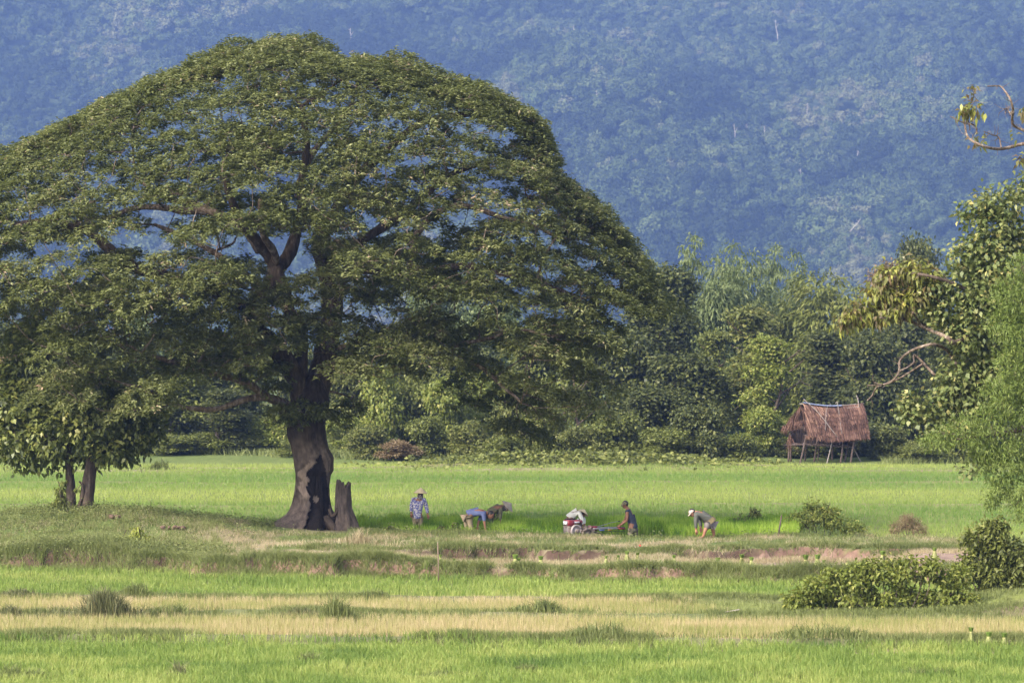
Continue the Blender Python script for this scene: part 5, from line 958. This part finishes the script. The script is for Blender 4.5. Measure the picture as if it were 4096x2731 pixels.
# man steering the tractor
e, Q, b, hp, rot, A = person('man in sleeveless navy shirt and camouflage cap leaning on the tractor handles', 96.6,
    dict(head=(2500, 2017, 0), neck=(2509, 2031, 0), chest=(2519, 2050, 0), spine=(2527, 2078, 0), pelvis=(2532, 2106, 0), shL=(2508, 2044, -.19), elL=(2509, 2080, -.22), haL=(2481, 2100, -.16), shR=(2514, 2043, .18), elR=(2500, 2080, .28), haR=(2480, 2098, .34),
         hipL=(2524, 2120, -.1), knL=(2521, 2150, -.12), footL=(2529, 2185, -.1), hipR=(2540, 2120, .1), knR=(2542, 2150, .1), footR=(2562, 2182, .1)), (-1, -.12, -.28), (-.15, 0, 1), ('dark_shirt', 'camo'), 0, short=.95, hem=.3)
hair(e, hp, rot); cap_hat(e, hp, rot, A, Q['head'], 'camo_cap')
# bent man at the right end of the seedbed
e, Q, b, hp, rot, A = person('bent man in grey green jersey, shorts and pale cap, rightmost of the workers', 93.6,
    dict(head=(2769, 2050, 0), neck=(2781, 2047, 0), chest=(2797, 2052, 0), spine=(2824, 2062, 0), pelvis=(2843, 2086, 0), shL=(2784, 2056, -.18), elL=(2783, 2092, -.2), haL=(2785, 2120, -.2), shR=(2788, 2050, .18), elR=(2802, 2092, .14), haR=(2803, 2112, .0),
         hipL=(2832, 2096, -.05), knL=(2818, 2126, -.12), footL=(2811, 2160, -.1), hipR=(2850, 2096, .07), knR=(2853, 2126, .1), footR=(2854, 2160, .1)), (-.75, -.1, -.6), (-.7, 0, .7), ('grey_shirt', 'grey_shorts'), .88, short=.7, skin='skin2')
hair(e, hp, rot); cap_hat(e, hp, rot, A, Q['head'], 'pale_cap')
mb = MB(); mb.tube([Q['pelvis'] * 1.0 + [.03, 0, -.03], Q['pelvis'] * .6 + Q['spine'] * .4], [.178, .168], 16, cap=False); mb.build('shirt_hem', M['mustard'], e, True)
# hat left on the ground
b = P(1908, 2132, 95.2); b[2] = G(b[0], 95.2) + .02; e = empty('straw_hat', b, 'weathered pointed hat lying on the ground by the feet of the man in blue', 'hat'); cone_hat(e, (0, 0, 0), (.25, -.3, 1), 'straw_grey', 'hat_cone', .22, .17)

# ------------------------------------------------------------------ the two wheeled tractor
TH = R(35); YB = 95.8; tb = P(2200 + 620 / 5.2275, 2150, YB); tb[2] = -.03
M['red'] = plain('faded_red_paint', (.19, .018, .026), .45, spec=.5, var=.2); M['mud_metal'] = noisemat('muddy_cast_iron', [(.35, (.07, .06, .055)), (.6, (.22, .17, .145)), (.75, (.32, .26, .22))], 9, .85, bump=.4)
M['steel'] = plain('grey_steel', (.28, .28, .29), .45, .5); M['blackm'] = plain('black_rubber', (.02, .02, .02), .6); M['flywheel'] = plain('worn_grey_iron', (.36, .31, .30), .6, .2); M['lamp'] = plain('headlamp_glass', (.75, .76, .76), .12, .4, 1.0); M['white_decal'] = plain('white_decal', (.7, .66, .68), .5); M['orange'] = plain('orange_sticker', (.55, .28, .05), .5); M['bluest'] = plain('blue_sticker', (.12, .16, .35), .5)
tr = empty('walking_tractor', tb, 'muddy red two wheeled walking tractor with long handles and square headlamp', 'tractor', rz=TH)
def t(zx, zy, ly=0.0): return np.array([((zx - 620) / 685 + ly * math.sin(TH)) / math.cos(TH), ly, (1100 - zy) / 685])
def tp(name, mat, f, parent=tr, smooth=False):
    mb = MB(); f(mb); return mb.build(name, M[mat], parent, smooth)
def bx(c, s_, bv=.015, rot=None): return lambda mb: mb.rbox(c, s_, bv, rot)
tp('engine_block', 'mud_metal', bx(t(420, 940, 0), (.30, .30, .30))); rd = tp('radiator', 'mud_metal', bx(t(330, 910, 0) + [.03, 0, 0], (.07, .28, .24), .01))
for k in range(6): tp('radiator_fin', 'steel', bx(t(330, 910, 0) + [-.012, 0, -.10 + k * .04], (.012, .25, .012), .002), rd)
cw = tp('cowl', 'red', bx(t(390, 768, 0), (.26, .30, .19), .035)); tp('fuel_tank', 'red', bx(t(560, 752, 0), (.30, .26, .12), .035)); tp('tank_cap', 'steel', lambda mb: mb.lathe([(.0, .03), (.03, .03), (.035, 0)], t(590, 700, 0), 12))
hl = tp('headlamp', 'steel', bx(t(390, 768, 0) + [-.135, 0, .005], (.03, .22, .135), .02)); tp('lens', 'lamp', bx(t(390, 768, 0) + [-.152, 0, .005], (.012, .185, .10), .008), hl)
tp('decal', 'white_decal', bx(t(560, 752, -.134) , (.20, .004, .05), .001)); tp('lifting_eye', 'blackm', lambda mb: mb.tube([t(510, 690, 0) + [.025 * math.cos(a), 0, .025 * math.sin(a)] for a in np.linspace(0, 6.283, 13)], .007, 6, cap=False))
def fly(mb):
    r = .197; c = t(540, 930, -.20); mb.lathe([(.02, .05), (r * .3, .055), (r * .32, .02), (r * .55, .0), (r * .72, .012), (r * .78, .045), (r, .05), (r, -.02), (.02, -.03)], c, 32, (R(90), 0, 0))
fw_ = tp('flywheel', 'flywheel', fly, smooth=False); tp('pulley', 'mud_metal', lambda mb: mb.lathe([(.0, .13), (.055, .13), (.06, .115), (.045, .09), (.06, .06), (.06, .05)], t(540, 930, -.20), 20, (R(90), 0, 0)), fw_)
tp('exhaust_guard', 'blackm', lambda mb: mb.tube(smooth_path([t(620, 745, -.16), t(660, 790, -.17), t(655, 860, -.17), t(620, 890, -.17)], 10), .012, 6))
tp('exhaust_pipe', 'mud_metal', lambda mb: mb.tube([t(640, 800, .05), t(640, 880, .08), t(680, 950, .1)], .035, 8))
tp('chassis_rail', 'mud_metal', bx(t(560, 1075, 0), (.62, .24, .05))); tp('gearbox', 'mud_metal', bx(t(780, 1010, 0), (.24, .22, .30), .04)); tp('gear_case', 'mud_metal', bx(t(860, 950, 0), (.20, .2, .12), .03)); tp('gearbox_cover', 'red', bx(t(930, 905, 0), (.18, .17, .13), .03)); tp('top_plate', 'red', bx(t(900, 862, 0), (.30, .14, .03), .01))
for k, (a, c_) in enumerate((((300, 980), (440, 985)), ((600, 880), (830, 887)), ((590, 975), (960, 1000)))):
    tp('front_bar' if k == 0 else 'drive_belt', 'blackm', lambda mb: mb.tube([t(*a, -.28), t(*c_, -.28)], .010, 6))
for ly in (-.2, .2): tp('front_stand', 'blackm', lambda mb: mb.tube(smooth_path([t(225, 1095, ly), t(232, 985, ly), t(300, 978, ly), t(380, 985, ly), t(400, 1090, ly)], 12), .012, 6))
tp('front_crossbar', 'blackm', lambda mb: (mb.tube([t(232, 985, -.2), t(232, 985, .2)], .012, 6), mb.tube([t(300, 1060, -.2), t(430, 1080, -.2)], .012, 6)))
for ly in (-.33, .33):
    w_ = tp('wheel', 'mud_metal', lambda mb: mb.lathe([(.03, .05), (.07, .05), (.07, .02), (.17, .015), (.17, .045), (.235, .045), (.235, -.045), (.17, -.045), (.17, -.015), (.03, -.02)], t(790, 1030, ly), 26, (R(90), 0, 0)))
    for k in range(10):
        a = k * math.pi / 5; tp('wheel_lug', 'mud_metal', bx(t(790, 1030, ly) + np.array([.25 * math.cos(a), 0, .25 * math.sin(a)]), (.02, .14, .05), .004, (0, -a + math.pi / 2, 0)), w_)
for ly in (-.12, .12): tp('tail_hoop', 'blackm', lambda mb: mb.tube(smooth_path([t(965, 1140, ly), t(955, 1050, ly), t(1010, 1005, ly), t(1080, 1030, ly), t(1140, 1135, ly), t(1060, 1125, ly), t(965, 1140, ly)], 24), .011, 6))
tp('tail_bar', 'bluest', lambda mb: mb.tube([t(960, 1035, 0), t(1120, 1050, 0)], .009, 6)); tp('hitch', 'mud_metal', bx(t(960, 1000, 0), (.2, .06, .08)))
for ly in (-.20, .26):
    h_ = tp('handlebar', 'steel', lambda mb: mb.tube(smooth_path([t(900, 900, ly * .5), t(1060, 905, ly), t(1400, 915, ly), t(1600, 930, ly)], 14), .0185, 8)); tp('grip', 'red', lambda mb: mb.tube([t(1440, 918, ly), t(1600, 930, ly)], .024, 8), h_)
    tp('brake_lever', 'blackm', lambda mb: mb.tube(smooth_path([t(1250, 965, ly), t(1290, 975, ly), t(1305, 1020, ly)], 6), .008, 5), h_)
tp('handle_crossbar', 'steel', lambda mb: mb.tube([t(1240, 912, -.2), t(1240, 912, .26)], .012, 6)); tp('blue_sticker', 'bluest', bx(t(1090, 935, -.215), (.20, .006, .035), .001)); tp('orange_sticker', 'orange', bx(t(1260, 935, -.215), (.13, .006, .03), .001))
gl = tp('gear_lever', 'steel', lambda mb: mb.tube(smooth_path([t(1000, 868, 0), t(1150, 835, 0), t(1300, 795, 0), t(1460, 775, 0)], 10), .009, 6)); tp('knob', 'blackm', lambda mb: mb.tube([t(1450, 778, 0), t(1480, 772, 0)], .018, 8), gl)
tp('clutch_rod', 'blackm', lambda mb: mb.tube([t(960, 950, -.1), t(1600, 990, -.1)], .005, 5)); tp('clutch_lever', 'blackm', lambda mb: mb.tube([t(815, 890, -.1), t(818, 850, -.1)], .014, 6))
tp('throttle', 'blackm', lambda mb: mb.tube([t(1490, 905, -.2), t(1500, 830, -.2)], .007, 5))

# ------------------------------------------------------------------ thatched field hut on stilts
YH = 160.0; ub, vb = 3080 + 1100 / 4.9, 1560 + 1400 / 4.9; hb = P(ub, vb, YH); hb[2] = G(hb[0], YH); hz0 = 6 - (vb - 1365) / FPX * YH - hb[2]
HT = R(22); hut = empty('thatched_hut', hb, 'ragged thatched hut on wooden stilts at the edge of the trees', 'hut', rz=HT); SC = 4.9 * FPX / YH
M['thatch'] = leafmat('palm_thatch', [(0, (.045, .025, .020)), (.5, (.17, .090, .066)), (.8, (.29, .17, .125)), (1, (.46, .28, .19))], .15, .9); M['oldwood'] = noisemat('old_dark_wood', [(.3, (.045, .032, .028)), (.7, (.13, .095, .08))], 8, .9, bump=.4, stretch=(1, 1, .3)); M['greywood'] = noisemat('grey_pole', [(.3, (.16, .13, .12)), (.7, (.30, .26, .235))], 8, .9)
M['bluesheet'] = plain('blue_grey_sheet', (.22, .25, .36), .4, .2)
def h(zx, zy, ly=0.0):
    return np.array([((zx - 1100) / SC + ly * math.sin(HT)) / math.cos(HT), ly, (1400 - zy) / SC + hz0])
g = np.random.default_rng(44)
def ridge(s_): return h(620 + 1230 * s_, 250 + 70 * math.sin(math.pi * s_) , 0)
def eave(s_, side):
    if side < 0: return h(640 + 1290 * s_, [880, 930, 965, 955, 940, 925, 915][min(6, int(s_ * 6.99))], -1.15)
    p_ = ridge(s_).copy(); p_[1] = 1.25; p_[2] -= 1.25; return p_
for side in (-1, 1):
    for c_ in range(7):                              # overlapping courses of palm leaf, lowest first
        V = []; F = []; tt = []; n_ = 300; t0, t1 = c_ / 7 * .93, c_ / 7 * .93 + .3
        for k in range(n_):
            s_ = (k + g.uniform(-.5, .5)) / n_; top = 1 - min(1, t1); s1 = s_ + g.normal(0, .008)
            if side < 0 and ((s_ < .16 and c_ in (2, 5)) or (.86 < s_ < .97 and c_ == 6)): 
                if g.uniform() < .75: continue
            A_ = ridge(np.clip(s_, 0, 1)); B_ = eave(np.clip(s1, 0, 1), side); bot = 1 - t0 + g.uniform(0, .09)
            curve = lambda q: np.array([0, side * .10 * math.sin(math.pi * min(q, 1)), .09 * math.sin(math.pi * min(q, 1))])
            pa = A_ * (1 - top) + B_ * top + curve(top); pb = A_ * (1 - bot) + B_ * bot + curve(bot); lift = np.array([0, side * (.03 + .02 * c_ / 7 + g.uniform(0, .05)), .03]) if True else 0
            if side < 0 and s_ < .35: pb = pb + np.array([(.35 - s_) * g.uniform(.1, .5), -.05, g.uniform(-.05, .06)])
            w_ = g.uniform(.008, .018); sd = np.array([w_, 0, 0]); n0 = len(V); V += [pa - sd, pa + sd, pb + sd * .8 + lift, pb - sd * .8 + lift]; F.append([n0, n0 + 1, n0 + 2, n0 + 3]); tt.append(g.uniform(0, 1) * .6 + .5 * (float(vnoise(s_ * 9, c_ * .9 + side * 4, 31)) - .5) + (.35 if (side < 0 and s_ < .4 and g.uniform() < .5) else 0) + (.1 * (c_ % 2)))
        o = link('thatch_course', npmesh('thatch_course', np.array(V), np.array(F), tint=np.clip(tt, 0, 1)), M['thatch'], hut)
    mb = MB(); V = np.array([ridge(s_) * (1 - q) + eave(s_, side) * q + [0, -side * .05 * 0, -.04 + .07 * math.sin(math.pi * q)] for s_ in np.linspace(0.02, .98, 12) for q in np.linspace(0.02, .97, 6)]); i = (np.arange(11)[:, None] * 6 + np.arange(5)[None]).ravel(); mb.add(V, np.stack([i, i + 1, i + 7, i + 6], 1)); mb.add(V - [0, 0, .02], np.stack([i + 6, i + 7, i + 1, i], 1)); mb.build('roof_mat', M['oldwood'], hut)
def hang(name, p0, p1, n_, L, lab=None, mat='thatch', out=(0, 0, 0)):
    q = g.uniform(0, 1, n_)[:, None]; A_ = np.array(p0) * (1 - q) + np.array(p1) * q; d = np.array([0, 0, -1.0]) + g.normal(0, .16, (n_, 3)) + np.array(out); V, F = leaves(A_, d, np.array([[0, -1.0, .2]]) + g.normal(0, .3, (n_, 3)), L * g.uniform(.6, 1.2, n_), .028, .02); link(name, npmesh(name, V, F, tint=g.uniform(0, .9, n_)), M[mat], hut)
hang('eave_fringe', eave(0, -1) + [0, .02, .05], eave(.5, -1) + [0, -.06, .05], 190, .24); hang('eave_fringe', eave(.5, -1) + [0, -.06, .05], eave(1, -1) + [0, 0, .05], 190, .22)
hang('gable_thatch', h(600, 280, .1), h(330, 640, 1.0), 160, .75, out=(-.2, 0, 0)); hang('gable_thatch', h(600, 560, -.5), h(250, 690, 1.0), 240, .5, out=(-.25, 0, 0)); hang('wall_thatch', h(370, 850, .6), h(390, 870, .3), 90, .85); hang('gable_thatch', h(620, 300, 0), h(640, 700, -.9), 110, .35, out=(.1, 0, 0))
mb = MB(); pts = [ridge(s_) + [0, -.03, .075] for s_ in np.linspace(.0, .64, 9)]; 
V = np.concatenate([[p_ + [0, -.09, -.05], p_, p_ + [0, .10, -.05]] for p_ in pts]); i = (np.arange(8)[:, None] * 3 + np.arange(2)[None]).ravel(); mb.add(V, np.stack([i, i + 3, i + 4, i + 1], 1)); mb.add(V - [0, 0, .01], np.stack([i, i + 1, i + 4, i + 3], 1)); mb.build('ridge_sheet', M['bluesheet'], hut)
def pole(name, a, c_, r, mat='oldwood', mid=None):
    mb = MB(); mb.tube(smooth_path([a] + ([mid] if mid is not None else [(a + c_) / 2 + g.normal(0, .02, 3)]) + [c_], 8), [r, r * .85], 8, noise=.08, seed=3); return mb.build(name, M[mat], hut, True)
def gp(zx, ly): p_ = h(zx, 1400, ly); p_[2] = -.08; return p_
for a, za, c_, ly in ((525, 880, 655, -1.0), (1065, 960, 1190, -1.05), (1345, 960, 1400, -1.0), (1550, 950, 1630, -1.05), (1450, 1000, 1560, -.3), (860, 1000, 930, 0.2), (945, 1090, 975, .5), (355, 860, 385, .7), (700, 1040, 740, .9), (415, 900, 430, .9), (1260, 1000, 1290, 1.0)):
    pole('post', gp(a, ly), h(c_, za - 30, ly), .052 if a not in (1065, 945) else .032, 'greywood' if a in (1065,) else 'oldwood')
pole('post', gp(1800, -.6), h(1640, 1140, -.6), .028, 'greywood')
for ly in (-.95, -.3, .35, .95): pole('floor_beam', h(400, 1045, ly), h(1640, 1110, ly), .032)
for k in range(22): pole('floor_slat', h(430 + k * 54, 1040 + k * 2.9, -1.0), h(430 + k * 54, 1030 + k * 2.9, 1.0), .022)
pole('side_rail', h(225, 1052, -.2), h(560, 1065, -.9), .014); pole('rafter_pole', h(640, 170, -.05), h(1270, 900, -1.25), .020, 'greywood', h(930, 450, -.62)); pole('rafter_pole', h(1190, 260, -.1), h(1040, 780, -1.1), .014, 'greywood', h(1085, 380, -.5)); pole('rafter_pole', h(1330, 225, 0), h(1365, 830, -1.15), .014, 'greywood')
pole('ridge_stake', h(1725, 105, 0), h(1765, 350, -.2), .022, 'greywood'); pole('ridge_stake', h(1765, 150, .1), h(1760, 260, .1), .012, 'greywood'); pole('ridge_stake', h(1290, 260, 0), h(1330, 225, 0), .018, 'greywood'); pole('ridge_pole', h(1400, 300, 0), h(1880, 262, 0), .025, 'greywood'); pole('purlin', h(1520, 350, -.15), h(1850, 330, -.15), .018, 'greywood'); pole('ridge_pole', h(560, 260, .02), h(1450, 318, .02), .03, 'greywood', h(1050, 318, .02)); pole('eave_pole', h(610, 870, -1.0), h(1900, 900, -1.0), .022)

M['polewood'] = plain('brown_pole', (.20, .14, .11), .9)
mb = MB(); V = np.array([h(430, 1060, .95), h(1600, 1120, .95), h(1600, 700, .95), h(430, 700, .95)]); mb.add(np.concatenate([V, V + [0, .03, 0]]), [[0, 1, 2, 3], [7, 6, 5, 4], [0, 3, 7, 4], [1, 5, 6, 2]]); mb.build('back_wall', M['oldwood'], hut)
for k in range(26): pole('wall_slat', h(430 + k * 46, 1062 + k * 2.3, .90), h(430 + k * 46, 720, .90), .014)
mb = MB(); V = np.array([h(1600, 1120, .95), h(1650, 1120, -.7), h(1650, 720, -.7), h(1600, 720, .95)]); mb.add(np.concatenate([V, V + [.03, 0, 0]]), [[0, 1, 2, 3], [7, 6, 5, 4], [0, 3, 7, 4], [1, 5, 6, 2]]); mb.build('end_wall', M['oldwood'], hut)
# ------------------------------------------------------------------ stakes, plank, bundles of pulled seedlings
b = P(1753, 2306, 82.6); b[2] = G(b[0], 82.6) - .03; q = empty('thin_pole', b, 'tall thin wooden pole stuck upright in the earth step before the workers', 'pole'); mb = MB(); mb.tube([(0, 0, 0), (.004, 0, .5), (-.012, 0, 1.1)], [.016, .014, .012], 8, noise=.05); mb.build('stake', M['polewood'], q, True); mb = MB(); mb.tube([(-.012, 0, 1.1), (-.012, 0, 1.118)], [.0125, .010], 8); mb.build('cut_top', M['greywood'], q, True)
b = P(3112, 2158, 94.2); b[2] = G(b[0], 94.2) - .03; q = empty('leaning_post', b, 'short dark post leaning right at the end of the seedbed', 'post'); mb = MB(); mb.tube([(0, 0, 0), (.05, 0, .3), (.11, 0, .66)], [.026, .024, .02], 8, noise=.06); mb.build('stake', M['oldwood'], q, True)
b = P(2930, 2460, 71.9); b[2] = G(b[0], 71.9) + .07; q = empty('loose_plank', b, 'white wooden plank lying tilted on the bund below the spreading shrub', 'plank', rz=R(8)); mb = MB(); mb.rbox((0, 0, 0), (.36, .06, .018), .004, (0, R(-9), 0)); mb.build('board', M['palewood'], q)
b = P(2560, 2196, 88.6); b[2] = G(b[0], 88.6) + .12; mb = MB(); mb.ball((0, 0, 0), (.028, .02, .022), 6); mb.ball((.02, 0, .012), (.015, .015, .012), 5); M['redflower'] = plain('red_flower', (.6, .03, .04), .6); o = mb.build('red_blossom', M['redflower'], None, True, b); tag(o, 'small red blossom above the bundles behind the steering man', 'flower')
M['bundle'] = leafmat('pulled_seedlings', [(0, (.11, .20, .03)), (.45, (.25, .32, .08)), (1, (.44, .43, .20))], .35, .7)
def bundle(seed, Hb):
    g = np.random.default_rng(seed); n = 170; a = g.uniform(0, 6.28, n); rr_ = np.sqrt(g.uniform(0, 1, n)); w_ = .035 * Hb / .3
    foot = np.stack([np.cos(a) * rr_ * w_ * 3.4, np.sin(a) * rr_ * w_ * 3, np.zeros(n)], 1); wa = np.stack([np.cos(a) * rr_ * w_, np.sin(a) * rr_ * w_, np.full(n, Hb * .66)], 1); to = np.stack([np.cos(a) * rr_ * w_ * 2.0, np.sin(a) * rr_ * w_ * 1.9, Hb * (.97 + .04 * g.uniform(0, 1, n))], 1)
    sd = np.stack([-np.sin(a), np.cos(a) * .6, 0 * a], 1); sd[:, 0] = np.where(np.abs(sd[:, 0]) < .4, .5, sd[:, 0]); sd = sd * .006
    low = np.stack([foot - sd, foot + sd, wa + sd, wa - sd], 1).reshape(-1, 3); up = np.stack([wa - sd, wa + sd, to + sd * 1.3, to - sd * 1.3], 1).reshape(-1, 3); F = np.arange(4 * n).reshape(-1, 4)
    band = MB(); band.tube([(0, 0, Hb * .63), (0, 0, Hb * .69)], [w_ * 1.12, w_ * 1.12], 12, cap=False)
    return npmesh('stems', low, F, tint=np.clip(g.normal(.8, .12, n), 0, 1)), npmesh('leaf_tops', up, F, tint=np.clip(g.normal(.2, .12, n), 0, 1)), band.mesh('tie', True)
BM = [bundle(900 + k, .34) for k in range(4)]; M['tie'] = plain('straw_tie', (.40, .38, .15), .9)
BN = [(1761, 2222, 86.6, .20, 'small seedling bundle just right of the thin pole'), (1815, 2226, 86.4, .2, 'small seedling bundle, second to the right of the thin pole'), (2061, 2228, 85.6, .34, 'tall seedling bundle with flat green top against the dark earth step, left one'), (2075, 2229, 85.2, .24, 'short seedling bundle leaning against the tall left bundle'),
      (2163, 2230, 85.5, .32, 'tall seedling bundle right of the pair, below the tractor front'), (2425, 2222, 85.8, .2, 'leftmost bundle of the row half hidden in dry grass below the handles'), (2473, 2224, 85.6, .2, 'half hidden seedling bundle below the steering man'), (2508, 2226, 85.8, .26, 'greener seedling bundle in the dry grass right below the steering man'), (2550, 2224, 85.4, .22, 'seedling bundle under the red blossom'),
      (2696, 2228, 85.6, .24, 'seedling bundle left of the bent man, lower on the slope'), (2872, 2230, 85.5, .28, 'seedling bundle below the bent man'), (2967, 2226, 86.5, .3, 'dark topped seedling bundle at the left end of the mud patch'), (3006, 2232, 85.8, .27, 'yellowish seedling bundle at the left end of the mud patch'),
      (3223, 2250, 84.9, .38, 'tallest seedling bundle standing on the pink mud'), (3270, 2246, 85.4, .36, 'tall seedling bundle on the pink mud, second of the close pair'), (3296, 2248, 85.2, .24, 'short seedling bundle right of the close pair on the mud'), (3531, 2240, 85.8, .32, 'lone seedling bundle at the right end of the mud patch'), (3738, 2232, 86.2, .28, 'rightmost seedling bundle, beside the dark shrub'),
      (3884, 2578, 66.0, .26, 'left of the three seedling bundles on the near bund at the right edge'), (3955, 2582, 65.8, .28, 'middle of the three seedling bundles on the near bund at the right edge'), (4017, 2584, 65.8, .27, 'right of the three seedling bundles on the near bund at the right edge')]
for k, (u, v, Y, H_, lab) in enumerate(BN):
    p = P(u, v, Y); z_ = G(p[0], Y); e = empty('seedling_bundle', (p[0], Y, z_ - .01), lab, 'seedling bundle', 'tied bundles of rice seedlings', rz=k * 1.3, scale=H_ / .34 * 1.1)
    A_, B_, C_ = BM[k % 4]; link('stems', A_, M['bundle'], e); link('leaf_tops', B_, M['bundle'], e); link('tie', C_, M['tie'], e)
# dark earth clods and herbs on the bank
for k, (u, v, Y, lab) in enumerate([(690, 2120, 92.4, 'reddish earth clods right of the grassy mound'), (450, 2075, 93.5, 'small bare clod patch on the slope of the mound')]):
    mb = MB(); g = np.random.default_rng(k); b = P(u, v, Y); b[2] = G(b[0], Y)
    for q in range(9): mb.ball((g.normal(0, .22), g.normal(0, .12), .03 + g.uniform(0, .05)), (g.uniform(.05, .12), .07, g.uniform(.03, .08)), 5, (g.uniform(0, 3), 0, g.uniform(0, 3)))
    V = np.concatenate(mb.V); mb.V = [V + g.normal(0, .007, V.shape)]; o = mb.build('earth_clods', M['clod'] if 'clod' in M else M.setdefault('clod', noisemat('red_earth', [(.3, (.09, .06, .045)), (.7, (.19, .125, .095))], 9, .95, bump=.5)), None, True, b); tag(o, lab, kind='stuff')
def herb(u, v, Y, hgt, lab, seed, mat='dark'):
    g = np.random.default_rng(seed); b = P(u, v, Y); b[2] = G(b[0], Y); e = empty('weed_plant', b, lab, 'weed', 'dark weeds along the seedbed edge'); n = 90; z = g.uniform(.05, 1, n); a = g.uniform(0, 6.28, n); r = .16 * (1 - z * .75) * g.uniform(.2, 1, n)
    V, F = leaves(np.stack([np.cos(a) * r, np.sin(a) * r, z * hgt], 1), np.stack([np.cos(a), np.sin(a), g.normal(.1, .3, n)], 1), np.array([[0, 0, 1.0]]) + g.normal(0, .3, (n, 3)), .09, .05, .1, .2); link('leaves', npmesh('leaves', V, F, tint=g.uniform(.2, 1, n)), M[mat], e)
    mb = MB(); mb.tube([(0, 0, 0), (.01, 0, hgt)], [.008, .003], 5); mb.build('stem', M['bark'], e)
for k, a in enumerate([(1822, 2118, 95.2, .34, 'tall dark weed left of the man in blue'), (1850, 2120, 95.3, .2, 'low dark weed close to the left foot of the man in blue'), (1765, 2116, 95.2, .22, 'dark weed behind the thin pole'), (1560, 2112, 95.5, .22, 'dark weed left of the flowered woman'), (2057, 2118, 95.2, .32, 'dark tall weed right of the stooping olive shirted person'), (2110, 2116, 95.4, .2, 'dark weed between the olive shirted person and the tractor'), (2160, 2118, 95.4, .18, 'small dark weed left of the tractor front'), (1700, 2112, 95.6, .16, 'low dark weed below the flowered woman')]):
    herb(*a[:4], a[4], 40 + k)
# ------------------------------------------------------------------ haze: one closed box of even air
mb = MB(); mb.box((0, 1300, 312), (2600, 3300, 640)); hz = link('haze', mb.mesh('haze')); tag(hz, 'bluish distance haze in the air', kind='stuff')
m, n, b_ = newmat('haze'); n.nodes.remove(b_); pv = n.nodes.new('ShaderNodeVolumePrincipled'); pv.inputs['Color'].default_value = (.25, .405, .90, 1); pv.inputs['Density'].default_value = 0.00024; pv.inputs['Anisotropy'].default_value = 0.1
n.links.new(pv.outputs[0], n.nodes['Material Output'].inputs['Volume']); hz.data.materials.append(m)
